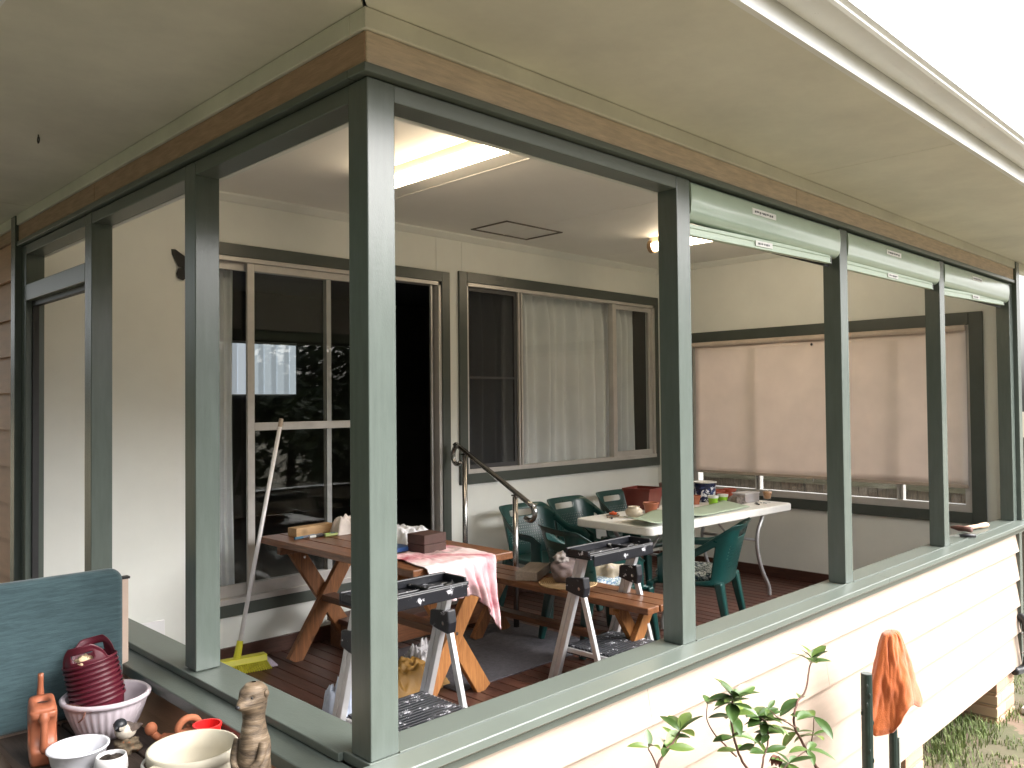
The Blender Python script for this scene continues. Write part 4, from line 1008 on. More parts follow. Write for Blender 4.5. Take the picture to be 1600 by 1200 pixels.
# broom leaning on the door
br = thing('broom', 'yellow headed broom with white handle leaning on the sliding door', 'broom', (1.14, 3.06, FL), (0, 0, R(-8)))
LY = mat('lime_yellow_plastic', (.55, .52, .02), .4, .06, 8)
MB().prism([(-.045, .055), (-.03, .095), (.03, .095), (.045, .055)], 'x', -.18, .18).build('head', LY, br, bevel=.006)
bm_ = MB()
for k in range(26):
    for q in range(4):
        x = -.172+.344*k/25; y = -.033+.022*q
        bm_.beam((x, y, .056), (x*1.10+(.014), y*1.35, .002), .0095, .0095)
bm_.build('bristles', mat('yellow_bristles', (.50, .46, .03), .6, .2, 30), br)
bm_ = MB()
for k in range(4):
    for q in range(4): bm_.beam((.178+.006*k, -.033+.022*q, .06), (.205+.012*k, (-.033+.022*q)*1.35, .012), .010, .010)
bm_.build('edge_bristles', mat('lilac_bristles', (.52, .46, .55), .7, .2, 30), br)
hp0, hp1 = Vector((.0, .0, .09)), Vector((.345, .145, 1.56))
MB().tube([hp0, hp0.lerp(hp1, .07)], [.024, .019], 12).build('socket', LY, br)
MB().tube([hp0.lerp(hp1, .06), hp1], .0135, 12).build('handle', mat('white_broom_handle', (.86, .85, .87), .4, .04, 9), br, smooth=True)
MB().tube([hp1.lerp(hp0, .035), hp1+(hp1-hp0).normalized()*.002], .0145, 12).build('end_cap', mat('cream_cap', (.62, .50, .40), .5), br)

# white board and butterfly on the back wall
tag(MB().box((-.20, -.01, 0), (.20, .01, .36)).build('white_board', mat('white_melamine', (.84, .84, .86), .35, .03, 5), None, (bx(.56), YB-.04, FL+.0), (R(-3), 0, 0), bevel=.003), 'white board propped against the back wall behind the side sill', 'board')
bf = thing('butterfly_ornament', 'black metal butterfly ornament on the wall beside the post', 'wall ornament', (bx(.93), YB-.03, bz(1.79)))
for s in (-1, 1):
    up_ = [(0, .02), (.05*s, .07), (.10*s, .105), (.125*s, .105), (.122*s, .075), (.10*s, .03), (.085*s, -.0), (.04*s, -.012)]
    lo_ = [(0, 0), (.05*s, -.008), (.085*s, -.012), (.095*s, -.045), (.085*s, -.075), (.055*s, -.085), (.03*s, -.06), (.0, -.02)]
    MB().prism(up_, 'y', -.004, .004).prism(lo_, 'y', -.0035, .0045).build('wing', DARK, bf, rot=(0, 0, R(14*s)))
MB().tube([(0, 0, -.06), (0, 0, .06)], [.006, .010], 8).build('body', DARK, bf)

# small things on the front sill
hm = thing('hammer', 'old hammer with wooden handle lying on the front sill', 'hammer', (5.19, .085, .001), (0, 0, R(-12)))
MB().tube(sm([(-.16, 0, .022), (-.10, 0, .022), (.08, .006, .02), (.20, .01, .018)]), [.016]*9+[.02, .021, .02, .015], 10).build('handle', mat('pale_handle', (.62, .43, .30), .6, .15, 14), hm, smooth=True)
MB().tube([(-.16, -.07, .026), (-.16, -.03, .026), (-.16, .02, .026), (-.16, .075, .026)], [.022, .018, .02, .008], 10).build('head', mat('rusty_steel', (.16, .075, .06), .6, .2, 25), hm, smooth=True)
hk = thing('pruning_knife', 'small dark knife with pale blade beside the hammer', 'knife', (4.77, .05, .001), (0, 0, R(-55)))
MB().tube([(0, 0, .014), (.05, .005, .016), (.10, 0, .014)], [.010, .014, .012], 10).build('handle', DARK, hk, smooth=True)
MB().prism([(-.11, .0), (-.0, -.012), (-.0, .012)], 'z', .011, .015).build('blade', mat('pale_blade', (.7, .68, .66), .3, metal=.6), hk)
hc = thing('white_cup', 'white plastic cup standing on the sill behind the slim post', 'cup', (4.615, .155, -.0), (0, 0, 0))
hc.location = (4.52, .095, .001)
MB().lathe([(.001, 0), (.022, 0), (.028, .09), (.026, .09), (.02, .006)], 20).build('cup_wall', mat('white_cup_plastic', (.85, .86, .88), .3), hc, smooth=False)

# hook in the soffit
hk = thing('ceiling_hook', 'small black hook screwed into the side soffit', 'hook', (-.33, 1.70, SZ))
MB().tube([(0, 0, .0)]+[(0, .0+.011*math.sin(R(a)), -.02+.012*math.cos(R(a))) for a in range(0, 341, 20)], .0025, 8).build('ring', DARK, hk, smooth=True)

# ---------------------------------------------------------------- left foreground: bench of pots
LZ = -.20
lb = thing('potting_bench', 'dark slatted potting bench outside the side sill', 'bench', (-.315, .75, FL))
DKW = wood('dark_bench_wood', (.028, .020, .016), (.075, .052, .042), 'y', .6, False, .4)
for k in range(4): MB().box((-.20+.101*k, -.78, LZ-FL-.035), (-.20+.101*k+.094, .72, LZ-FL)).build('slat', DKW, lb, bevel=.004)
for x in (-.17, .15):
    for y in (-.70, .62): MB().box((x, y, 0), (x+.05, y+.05, LZ-FL-.036)).build('leg', DKW, lb, bevel=.003)
MB().box((-.18, -.74, LZ-FL-.10), (.18, -.71, LZ-FL-.036)).build('apron', DKW, lb)
lz = LZ+.001
# teal padded panel
TEAL, nt, P_ = nodes_of('teal_weave')
tc = N(nt, 'ShaderNodeTexCoord'); mp = N(nt, 'ShaderNodeMapping'); mp.inputs['Scale'].default_value = (9, 20, 90); mp.inputs['Rotation'].default_value = (0, R(8), 0); nt.links.new(tc.outputs['Object'], mp.inputs[0])
nz = N(nt, 'ShaderNodeTexNoise', Scale=1.4, Detail=5, Roughness=.7); nt.links.new(mp.outputs[0], nz.inputs['Vector'])
cr = N(nt, 'ShaderNodeValToRGB'); cr.color_ramp.elements[0].position = .3; cr.color_ramp.elements[0].color = (.020, .045, .054, 1); cr.color_ramp.elements[1].position = .7; cr.color_ramp.elements[1].color = (.054, .10, .112, 1)
nt.links.new(nz.outputs[0], cr.inputs[0]); nt.links.new(cr.outputs[0], P_.inputs['Base Color']); P_.inputs['Roughness'].default_value = .85; P_.inputs['Sheen Weight'].default_value = .3
b_ = N(nt, 'ShaderNodeBump', Strength=.5, Distance=.003); nt.links.new(nz.outputs[0], b_.inputs['Height']); nt.links.new(b_.outputs[0], P_.inputs['Normal'])
cb = thing('padded_panel', 'teal upholstered panel with pale wooden back standing behind the pots', 'padded panel', (-.47, 1.50, FL), (0, 0, 0))
MB().prism([(x, z) for x, z in rrect(.366, .26, .05)], 'y', -.055, -.005).build('padding', TEAL, cb, (0.0, 0, .79), bevel=.022, seg=5, smooth=False)
MB().box((-.37, .0, .0), (.402, .022, .995)).build('back_board', mat('beige_board', (.55, .42, .34), .55, .08, 4), cb, bevel=.003)
MB().box((.378, -.004, .9955), (.406, .026, 1.004)).build('corner_cap', DARK, cb)
# watering can
wc = thing('watering_can', 'small terracotta coloured plastic watering can on the bench', 'watering can', (-.455, 1.17, lz), (0, 0, R(-10)))
body = MB()
def wcf(u, v):
    t = u*2*math.pi; c_, s_ = math.cos(t), math.sin(t); k = .42
    sx, sy = .040, .056
    z = .185*v
    taper = .90+.10*min(1, v*4)-.10*max(0, (v-.86)/.14)**2
    # hand hollow on the near side
    x = sx*math.copysign(abs(c_)**k, c_)*taper; y = sy*math.copysign(abs(s_)**k, s_)*taper
    if y < -.02 and .28 < v < .80: y += .026*math.sin((v-.28)/.52*math.pi)**.5*min(1, (-y-.02)/.02)
    return (x, y, z+(.012*(y/.056) if v > .95 else 0))
body.grid(40, 24, wcf)
body.add([wcf(i/40, 0) for i in range(40)], [tuple(range(39, -1, -1))])
top = [wcf(i/40, 1) for i in range(40)]; inn = [(.022*math.cos(2*math.pi*i/40), .03*math.sin(2*math.pi*i/40)-.002, .192) for i in range(40)]; inn2 = [(x*.98, y*.98, .155) for x, y, z in inn]
body.add(top+inn+inn2, [(i, (i+1) % 40, 40+(i+1) % 40, 40+i) for i in range(40)]+[(40+i, 40+(i+1) % 40, 80+(i+1) % 40, 80+i) for i in range(40)])
body.build('body', TERRA, wc, smooth=True, weld=True)
MB().lathe([(.001, .180), (.0225, .1805)], 24, sy=1.36).build('shade_disc', DARK, wc)  # black disc stands in for the shade inside the opening
MB().tube(sm([(0, -.046, .165), (0, -.054, .135), (0, -.055, .10), (0, -.054, .065), (0, -.047, .045)]), [.016]*4+[.011]*9+[.013]*4, 10).build('handle', TERRA, wc, smooth=True)
MB().tube(sm([(0, .035, .05), (0, .065, .12), (0, .062, .20), (0, .055, .262)]), [.014]*5+[.011]*4+[.0085]*4, 12).build('spout', TERRA, wc, smooth=True)
# ribbed bowl planter with the stack of maroon pots
BWL = mat('lilac_white_plastic', (.56, .49, .53), .42, .06, 7, spots=(.36, .30, .32), spot_scale=10, spot_cut=.70)
bp = thing('bowl_planter', 'ribbed lilac white bowl planter holding the maroon pots', 'planter', (-.232, 1.255, lz))
def ribs(t, i): return 1+(.016*math.cos(t*34) if 1 <= i <= 4 else 0)
MB().lathe([(.075, 0), (.088, .006), (.107, .045), (.123, .085), (.130, .108), (.133, .120), (.143, .124), (.145, .134), (.138, .140), (.128, .136), (.122, .11), (.09, .02), (.001, .012)], 136, fr=ribs).build('bowl', BWL, bp, smooth=True)
MB().tube(sm([(-.135, -.02, .138), (-.10, -.09, .135), (-.105, -.102, .11), (-.115, -.085, .09)]), .0028, 6).build('twine', mat('brown_twine', (.16, .07, .05), .9), bp)
MAR = mat('maroon_plastic', (.085, .007, .017), .36, .1, 10, .06, 80)
def maroon_pot(first):
    t = thing('maroon_pot', 'x', 'plant pot', group='nested maroon pots in the lilac bowl')
    n = 72; H_, r0, r1 = .105, .062, .082
    def rimz(th): return H_+(.062*min(1, max(0, math.cos(2*th)+.35)*1.0)**.6 if first else .0)
    def hole(u, v):
        th = u*2*math.pi; d = abs((th-math.pi*1.0+math.pi) % (2*math.pi)-math.pi); d2 = abs((th+math.pi) % (2*math.pi)-math.pi)
        return first and min(d, d2) < .40 and .70 < v < .83
    def fn(u, v):
        th = u*2*math.pi; z = rimz(th)*v; r = r0+(r1-r0)*min(1, z/H_)+ (.004 if v > .94 else 0)
        return (r*math.cos(th), r*math.sin(th), z)
    mb = MB().grid(n, 26, fn, hole)
    mb.build('wall', MAR, t, smooth=True, solid=.0035, weld=True)
    MB().lathe([(.001, .004), (r0, .0035)], 36).build('base', MAR, t)
    MB().tube([(r1*1.035*math.cos(2*math.pi*k/48), r1*1.035*math.sin(2*math.pi*k/48), H_-.006) for k in range(48)], .0042, 8, closed=True).build('rim', MAR, t, smooth=True)
    return t
ax_t = (R(-10), R(-9), 0)
Mx = Euler(ax_t).to_matrix(); base = Vector((-.236, 1.255, lz+.022))
names = ['lowest maroon pot standing in the lilac bowl'] + ['maroon pot nested %s from the bottom of the stack' % k for k in ('second', 'third', 'fourth', 'fifth', 'sixth', 'seventh', 'eighth')] + ['topmost maroon pot with tall holed handle tabs']
proto = maroon_pot(False); topp = maroon_pot(True)
for k in range(9):
    o = topp if k == 8 else (proto if k == 0 else copy_tree(proto))
    o.location = base+Mx @ Vector((0, 0, .0168*k)); o.rotation_euler = (Mx @ Matrix.Rotation(R(240) if k == 8 else R(20*k), 3, 'Z')).to_euler(); o['label'] = names[k]
pp_ = MB().ball((0, 0, 0), (.026, .022, .018), 24, 16, .5, 4).build('paper_wad', mat('cream_paper', (.62, .47, .30), .8, .12, 20), None, tuple(base+Mx @ Vector((-.030, -.052, .248))), smooth=True)
tag(pp_, 'cream coloured paper wad seen through the handle of the topmost maroon pot', 'paper')
# white bowl, white pot
wb = thing('white_bowl', 'plain white plastic bowl on the bench', 'bowl', (-.405, .985, lz))
MB().lathe([(.001, 0), (.045, 0), (.05, .004), (.075, .04), (.083, .078), (.089, .080), (.089, .085), (.081, .085), (.072, .042), (.045, .008), (.001, .006)], 56).build('bowl', mat('white_bowl_plastic', (.78, .78, .83), .35, .03, 6), wb, smooth=True)
wp = thing('white_pot', 'small round white pot filled with dark soil on bench', 'plant pot', (-.355, .845, lz))
MB().lathe([(.001, 0), (.026, 0), (.040, .018), (.047, .042), (.046, .066), (.042, .082), (.038, .082), (.041, .064), (.04, .04)], 40).build('pot_wall', mat('white_ceramic', (.74, .72, .72), .3, .04, 8), wp, smooth=True)
sm_ = MB(); 
def soilf(u, v):
    t = u*2*math.pi; r = .0395*v
    return (r*math.cos(t), r*math.sin(t), .066+.016*(1-v)+.012*noise.noise(Vector((r*math.cos(t)*60, r*math.sin(t)*60, 2))))
sm_.grid(40, 12, soilf).build('soil', mat('potting_soil', (.05, .03, .02), .95, .3, 90, .9, 200), wp, smooth=True)
# bird figurine on a mossy stone
sn = MB().ball((0, 0, .022), (.042, .034, .027), 30, 18, .55, 6).build('mossy_stone', mat('lichen_stone', (.16, .12, .075), .9, .3, 40, .8, 90, spots=(.32, .12, .05), spot_scale=45, spot_cut=.6), None, (-.242, 1.03, lz), smooth=True)
tag(sn, 'small lichen covered stone under the bird figurine', 'stone')
bd = thing('bird_figurine', 'small painted bird figurine with black head and white belly', 'figurine', (-.244, 1.035, lz+.043), (0, 0, R(222)))
BCR = mat('bird_cream', (.60, .54, .45), .6, .12, 30, .3, 150); BBK = mat('bird_black', (.018, .020, .024), .45, .2, 30); BBR = mat('bird_brown', (.13, .10, .085), .6, .3, 50, .3, 150)
def birdf(u, v):
    t = u*2*math.pi; a = v*math.pi
    L = Vector((math.cos(a)*.046, 0, math.cos(a)*.012+.030)); r = .030*math.sin(a)**.75*(1+.1*math.cos(a))
    return (L.x, L.y+r*math.cos(t)*.88, L.z+r*math.sin(t))
bmi = lambda u, v: 1 if (math.sin(u*2*math.pi) > -.05 and v > .38) else 0
MB().grid(30, 22, birdf, mi=bmi).build('body', [BCR, BBR], bd, smooth=True, weld=True)
def headf(u, v):
    t = u*2*math.pi; a = v*math.pi
    d = Vector((math.sin(a)*math.cos(t), math.sin(a)*math.sin(t), math.cos(a)))
    return (.036+d.x*.023, d.y*.020, .060+d.z*.021)
def hmi(u, v):
    t = u*2*math.pi
    return 1 if (.50 < v < .72 and .55 < abs(((t+math.pi) % (2*math.pi))-math.pi) < 2.0) else 0
MB().grid(28, 18, headf, mi=hmi).build('head', [BBK, BCR], bd, smooth=True, weld=True)
MB().tube([(.055, 0, .060), (.068, 0, .057)], [.006, .0012], 8).build('beak', BBK, bd)
for s in (-1, 1):
    MB().ball((.047, s*.0165, .066), (.003, .002, .003), 8, 6).build('eye', STEEL, bd)
    MB().prism([(.02, .045), (-.01, .052), (-.05, .036), (-.062, .028), (-.03, .022), (.01, .028)], 'y', s*.024-.003, s*.024+.003).build('wing', BBR, bd, bevel=.002)
MB().prism([(-.04, .034), (-.085, .022), (-.084, .016), (-.04, .022)], 'y', -.009, .009).build('tail', BBK, bd)
# terracotta creature lying behind the bucket
ct = thing('clay_figurine', 'orange clay figurine with round head lying by the bucket', 'figurine', (-.132, .965, lz), (0, 0, R(-42)))
MB().tube(sm([(-.05, 0, .05), (-.03, 0, .034), (.0, 0, .03), (.04, 0, .034), (.06, .0, .05), (.065, 0, .078)]), [.012]*5+[.02]*6+[.018]*4+[.012]*3+[.009]*3, 12).build('body', TERRAC, ct, smooth=True)
MB().ball((-.058, 0, .066), (.020, .020, .022), 18, 12).build('head', TERRAC, ct, smooth=True)
for x_, y_ in ((-.02, -.02), (.03, -.02), (-.02, .02), (.03, .02)): MB().tube([(x_, y_, .03), (x_+.012*(1 if x_ > 0 else -1), y_*1.5, .004)], [.011, .008], 10).build('limb', TERRAC, ct, smooth=True)
# bucket
bu = thing('bucket', 'cream plastic bucket with a white bail handle on the bench', 'bucket', (-.252, .505, lz+.006), (0, 0, R(20)))
CRB = mat('aged_cream_plastic', (.58, .53, .42), .42, .08, 5, spots=(.42, .34, .22), spot_scale=9, spot_cut=.67)
MB().lathe([(.001, 0), (.092, 0), (.096, .004), (.116, .132), (.1165, .140), (.122, .142), (.1225, .168), (.119, .171), (.114, .169), (.108, .12), (.092, .008), (.001, .006)], 64).build('body', CRB, bu, smooth=True)
hl = []
for k in range(33):
    a = R(-95+370*k/32*.514); hl.append((.131*math.cos(a+math.pi/2), .131*math.sin(a+math.pi/2), .150-.018*math.sin(math.pi*k/32)))
MB().tube(hl, .0042, 8).build('handle', mat('white_handle', (.78, .77, .72), .4), bu, smooth=True)
for s in (-1, 1): MB().box((s*.126-.012, -.018, .136), (s*.126+.012, .018, .160)).build('handle_lug', CRB, bu, bevel=.003)
# red tub and clay pot handle behind the bucket
rt = thing('red_tub', 'bright red plastic tub behind the meerkat statue', 'tub', (-.137, .665, lz))
MB().lathe([(.001, 0), (.03, 0), (.040, .155), (.043, .157), (.043, .163), (.037, .163), (.028, .01)], 28).build('tub_wall', mat('bright_red_plastic', (.68, .018, .018), .3, .06, 9), rt)
ck = thing('clay_jug', 'orange clay jug with arched handle behind the bucket', 'jug', (-.150, .765, lz))
MB().lathe([(.001, 0), (.032, 0), (.044, .03), (.045, .06), (.032, .095), (.026, .11), (.030, .118), (.025, .118), (.022, .10)], 28).build('body', TERRAC, ck, smooth=True)
MB().tube(sm([(-.030, 0, .10), (-.036, 0, .135), (-.012, 0, .158), (.022, 0, .15), (.04, 0, .115)]), .011, 10).build('handle', TERRAC, ck, smooth=True)
# carved meerkat statue
mk = thing('meerkat_statue', 'carved brown meerkat statue standing upright at the bench end', 'statue', (-.192, .262, lz), (0, 0, R(205)))
MKT, nt, P_ = nodes_of('carved_meerkat')
tc = N(nt, 'ShaderNodeTexCoord'); mp = N(nt, 'ShaderNodeMapping'); mp.inputs['Scale'].default_value = (7, 7, 42); mp.inputs['Rotation'].default_value = (R(10), R(14), 0); nt.links.new(tc.outputs['Object'], mp.inputs[0])
nz = N(nt, 'ShaderNodeTexNoise', Scale=1.6, Detail=6, Roughness=.65, Distortion=.6); nt.links.new(mp.outputs[0], nz.inputs['Vector'])
cr = N(nt, 'ShaderNodeValToRGB'); e = cr.color_ramp.elements; e[0].position = .33; e[0].color = (.03, .02, .014, 1); e[1].position = .58; e[1].color = (.19, .135, .085, 1); k_ = e.new(.75); k_.color = (.36, .30, .22, 1)
nt.links.new(nz.outputs[0], cr.inputs[0]); nt.links.new(cr.outputs[0], P_.inputs['Base Color']); P_.inputs['Roughness'].default_value = .6
b_ = N(nt, 'ShaderNodeBump', Strength=.8, Distance=.006); nt.links.new(nz.outputs[0], b_.inputs['Height']); nt.links.new(b_.outputs[0], P_.inputs['Normal'])
prof = [(0, .046, .044), (.03, .050, .048), (.08, .050, .047), (.14, .048, .044), (.20, .045, .040), (.245, .041, .036), (.275, .035, .031), (.295, .031, .028), (.315, .031, .029), (.335, .035, .033), (.36, .040, .036), (.378, .037, .034), (.392, .024, .022), (.397, .006, .006)]
def mkf(u, v):
    t = u*2*math.pi; k = v*(len(prof)-1); i = min(int(k), len(prof)-2); f = k-i; f = f*f*(3-2*f)*.5+f*.5
    z = prof[i][0]*(1-f)+prof[i+1][0]*f; rx = prof[i][1]*(1-f)+prof[i+1][1]*f; ry = prof[i][2]*(1-f)+prof[i+1][2]*f
    x, y = rx*math.cos(t), ry*math.sin(t)
    if z > .32:   # muzzle pushed forward (+x)
        h = math.exp(-((z-.348)/.016)**2)*max(0, math.cos(t))**4; x += .030*h
        br_ = math.exp(-((z-.372)/.010)**2)*max(0, math.cos(t-.5))**10+math.exp(-((z-.372)/.010)**2)*max(0, math.cos(t+.5))**10; x += .004*br_
        ee = math.exp(-((z-.365)/.007)**2)*(math.exp(-((abs(((t+math.pi) % (2*math.pi))-math.pi)-.62)/.16)**2)); x -= .006*ee; y -= .004*ee*math.copysign(1, math.sin(t))
    arm = math.exp(-((z-.20+.05*math.cos(t))/.02)**2)*max(0, math.sin(abs(((t+math.pi) % (2*math.pi))-math.pi)))**2; y += .008*arm*math.copysign(1, math.sin(t))
    bl = .006*math.exp(-((z-.11)/.06)**2)*max(0, math.cos(t)); x += bl
    n = .0022*noise.noise(Vector((x*60, y*60, z*60)))
    return (x*(1+n*8), y*(1+n*8), z)
MB().grid(56, 90, mkf).build('body', MKT, mk, smooth=True, weld=True)
for s in (-1, 1):
    MB().ball((-.006, s*.036, .368), (.009, .006, .011), 12, 8).build('ear', MKT, mk, smooth=True)
    MB().ball((.031, s*.0185, .366), (.0035, .003, .0035), 10, 8).build('eye', DARK, mk, smooth=True)
    MB().tube(sm([(.012, s*.041, .245), (.030, s*.040, .205), (.046, s*.024, .185), (.052, s*.008, .180)]), [.012, .012, .012, .012, .011, .011, .010, .010, .010, .009, .009, .008, .008], 10).build('arm', MKT, mk, smooth=True)
MB().ball((.066, 0, .350), (.006, .007, .005), 10, 8).build('nose', DARK, mk, smooth=True)
# dried leaf on the bench
tag(MB().grid(8, 4, lambda u, v: (-.04+.08*u, (v-.5)*.036*math.sin(u*math.pi)**.6, .012+.010*math.sin(u*4)+.012*abs(v-.5))).build('dried_leaf', mat('dry_leaf', (.30, .24, .10), .8, .3, 30), None, (-.372, .66, lz), (0, 0, .3), smooth=True, solid=.001), 'dry curled leaf beside the cream bucket', 'leaf')

# ---------------------------------------------------------------- front garden
# shrub: stems and leaves
LEAF, nt, P_ = nodes_of('camellia_leaf')
geo = N(nt, 'ShaderNodeNewGeometry'); cr = N(nt, 'ShaderNodeValToRGB'); e = cr.color_ramp.elements
e[0].color = (.035, .075, .018, 1); e[1].color = (.17, .23, .05, 1); k_ = e.new(.7); k_.color = (.075, .135, .03, 1)
nt.links.new(geo.outputs['Random Per Island'], cr.inputs[0])
tc = N(nt, 'ShaderNodeTexCoord'); nz = N(nt, 'ShaderNodeTexNoise', Scale=40, Detail=4); nt.links.new(tc.outputs['Object'], nz.inputs['Vector'])
mr = N(nt, 'ShaderNodeMapRange'); mr.inputs[3].default_value = .7; mr.inputs[4].default_value = 1.3; nt.links.new(nz.outputs[0], mr.inputs[0])
hv = N(nt, 'ShaderNodeHueSaturation'); nt.links.new(cr.outputs[0], hv.inputs['Color']); nt.links.new(mr.outputs[0], hv.inputs['Value'])
nt.links.new(hv.outputs[0], P_.inputs['Base Color']); P_.inputs['Roughness'].default_value = .32; P_.inputs['Transmission Weight'].default_value = 0
b_ = N(nt, 'ShaderNodeBump', Strength=.25, Distance=.002); nt.links.new(nz.outputs[0], b_.inputs['Height']); nt.links.new(b_.outputs[0], P_.inputs['Normal'])
STEM = mat('reddish_stem', (.12, .055, .038), .75, .2, 40, .4, 150)
def leaf(mb, base, d, up, L, Wd, curl=.25, fold=.25):
    d = Vector(d).normalized(); s_ = d.cross(Vector(up)).normalized(); n = s_.cross(d)
    nu, nv = 7, 4; o = len(mb.v)
    for i in range(nu+1):
        t = i/nu
        wdt = Wd*(math.sin(math.pi*(t**.75)*.93+.07))*(.55+.6*t)*.9 if t < 1 else .0
        wdt = max(wdt, .0008)
        for j in range(nv+1):
            q = j/nv*2-1
            p = Vector(base)+d*(L*t)+s_*(q*wdt)+n*(abs(q)*wdt*fold - curl*L*t*t)
            mb.v.append(tuple(p))
    for i in range(nu):
        for j in range(nv):
            a = o+i*(nv+1)+j; mb.f.append([a, a+1, a+nv+2, a+nv+1]); mb.mi.append(0)

sh = thing('shrub', 'leggy garden shrub with glossy green leaves in front of the pale boards', 'shrub', (1.25, -.42, GZ))
O = Vector((1.25, -.42, GZ))
stems = {   # branch: points, radius
 'a': ([(1.02, -.43, GZ), (.86, -.43, -.75), (.681, -.42, -.168), (.729, -.405, -.08), (.796, -.39, -.068), (.852, -.375, -.056)], .0055),
 'a2': ([(.70, -.41, -.13), (.648, -.415, -.046), (.62, -.43, -.018)], .003),
 'b': ([(1.22, -.43, GZ), (1.20, -.44, -.8), (1.175, -.44, -.327), (1.073, -.455, -.19), (1.004, -.47, -.106), (.96, -.485, .006), (.954, -.50, .05)], .006),
 'b2': ([(1.096, -.42, -.19), (1.009, -.405, -.106), (.985, -.39, -.06), (1.004, -.375, -.014)], .003),
 'c': ([(1.30, -.40, GZ), (1.28, -.39, -.8), (1.287, -.40, -.378), (1.326, -.385, -.289), (1.391, -.37, -.247), (1.412, -.355, -.191), (1.382, -.34, -.165)], .005),
 'd': ([(1.40, -.41, GZ), (1.62, -.41, -.9), (1.76, -.40, -.537), (1.692, -.385, -.402), (1.625, -.37, -.304), (1.608, -.355, -.246), (1.665, -.34, -.195), (1.763, -.325, -.176), (1.823, -.31, -.12), (1.882, -.295, -.085)], .0065),
 'd2': ([(1.72, -.39, -.45), (1.683, -.38, -.377), (1.675, -.395, -.30), (1.657, -.41, -.221)], .0032),
 'd3': ([(1.61, -.36, -.26), (1.48, -.42, -.204), (1.339, -.435, -.129), (1.247, -.45, -.075)], .003),
 'e': ([(1.26, -.44, GZ), (1.29, -.44, -.8), (1.321, -.44, -.376), (1.339, -.455, -.293), (1.48, -.47, -.271)], .004),
}
paths = {}
for k, (pts, r) in stems.items():
    q = sm([Vector(p)-O for p in pts], 5); q = [p+Vector((.004*noise.noise(p*30), .004*noise.noise(p*30+Vector((3, 0, 0))), 0)) for p in q]
    n_ = len(q); paths[k] = q
    MB().tube(q, [r*(1-.6*i/n_) for i in range(n_)], 7).build('stem', STEM, sh, smooth=True)
lf = MB(); rl = random.Random(21)
def spray(p, n, L, up=.4, spread=1.0):
    a0 = rl.uniform(0, 6.28)
    for i in range(n):
        a = a0+i*2.4+rl.uniform(-.4, .4)
        d = Vector((math.cos(a)*spread, math.sin(a)*.8*spread, up+rl.uniform(-.35, .45)))
        l = L*rl.uniform(.75, 1.2)
        leaf(lf, p, d, (rl.uniform(-.4, .4), rl.uniform(-.6, .1), 1), l*.92, l*rl.uniform(.21, .31), rl.uniform(.0, .5), rl.uniform(.1, .5))
spray(paths['a'][-1], 6, .085, .3); spray(paths['a'][-4], 3, .07, .1); spray(paths['a2'][-1], 3, .06, .5); spray(paths['a'][-9], 3, .075, .1)
spray(paths['b'][-1], 7, .085, .6); spray(paths['b'][-4], 6, .09, .1); spray(paths['b'][-7], 5, .09, .0); spray(paths['b'][-10], 5, .085, .1); spray(paths['b'][-13], 4, .08, .1)
spray(paths['c'][-1], 6, .09, .2); spray(paths['c'][-5], 6, .09, .0); spray(paths['c'][-9], 5, .085, .0); spray(paths['c'][-14], 4, .08)
spray(paths['d'][-1], 6, .085, .7); spray(paths['d'][-14], 2, .10, -.2); spray(paths['d2'][-1], 4, .10, .1); spray(paths['d2'][-6], 3, .08, .0)
spray(paths['e'][-1], 4, .09, .2); spray(paths['e'][-5], 5, .085, .1); spray(paths['b'][-2], 5, .085, .2); spray(paths['c'][-3], 5, .08, .2); spray(paths['c'][-7], 4, .085, .1); spray(paths['e'][-8], 5, .085, .0); spray(paths['d'][-24], 4, .09, .1); spray(paths['d'][-3], 3, .075, .5); spray(paths['d3'][-1], 2, .05, .2); spray(paths['b2'][-1], 2, .05, .4)
lf.build('foliage', LEAF, sh, loc=(0, 0, 0), smooth=True)
fl = MB(); rl = random.Random(5)
for c_ in (Vector((.93, -.47, -.19)), Vector((1.30, -.43, -.30)), Vector((1.36, -.42, -.27))):
    for k in range(7): leaf(fl, c_-O, (rl.uniform(-1, 1), rl.uniform(-1, 1), rl.uniform(-1, .6)), (0, 0, 1), .035, .014, .5, .5)
fl.build('withered_foliage', mat('withered_leaf', (.16, .06, .04), .7, .25, 30), sh, smooth=True)

# stakes with an orange towel
DG = mat('dark_green_stake', (.014, .030, .024), .45, .2, 20, .4, 60)
s1 = thing('garden_stake', 'bare dark green stake standing left of the orange towel', 'stake', (2.385, -.30, GZ))
sk = MB(); sk.tube([(0, 0, 0), (.002, 0, .3), (.0, 0, .7), (.003, 0, -.262-GZ)], .024, 14)
kn = sk
for k in range(22): a = rnd.uniform(2.5, 6.9); z = .25+.04*k; kn.ball((.0235*math.cos(a), .0235*math.sin(a), z), (.005, .005, .012), 8, 6)
sk.build('shaft', DG, s1)
MB().tube([(.003, 0, -.2615-GZ), (.003, 0, -.259-GZ)], .0225, 14).build('cut_end', mat('pale_cut_end', (.16, .17, .16), .8), s1)
s2 = thing('garden_stake', 'green stake carrying the orange towel', 'stake', (2.67, -.30, GZ))
MB().tube([(0, 0, 0), (0, 0, -.15-GZ)], .019, 12).build('shaft', DG, s2)
MB().box((.012, -.022, .55), (.026, -.012, .78)).build('batten', mat('grey_green_batten', (.25, .28, .25), .6), s2)
ORT, nt, P_ = nodes_of('orange_terry')
tc = N(nt, 'ShaderNodeTexCoord'); nz = N(nt, 'ShaderNodeTexNoise', Scale=9, Detail=6); nt.links.new(tc.outputs['Object'], nz.inputs['Vector'])
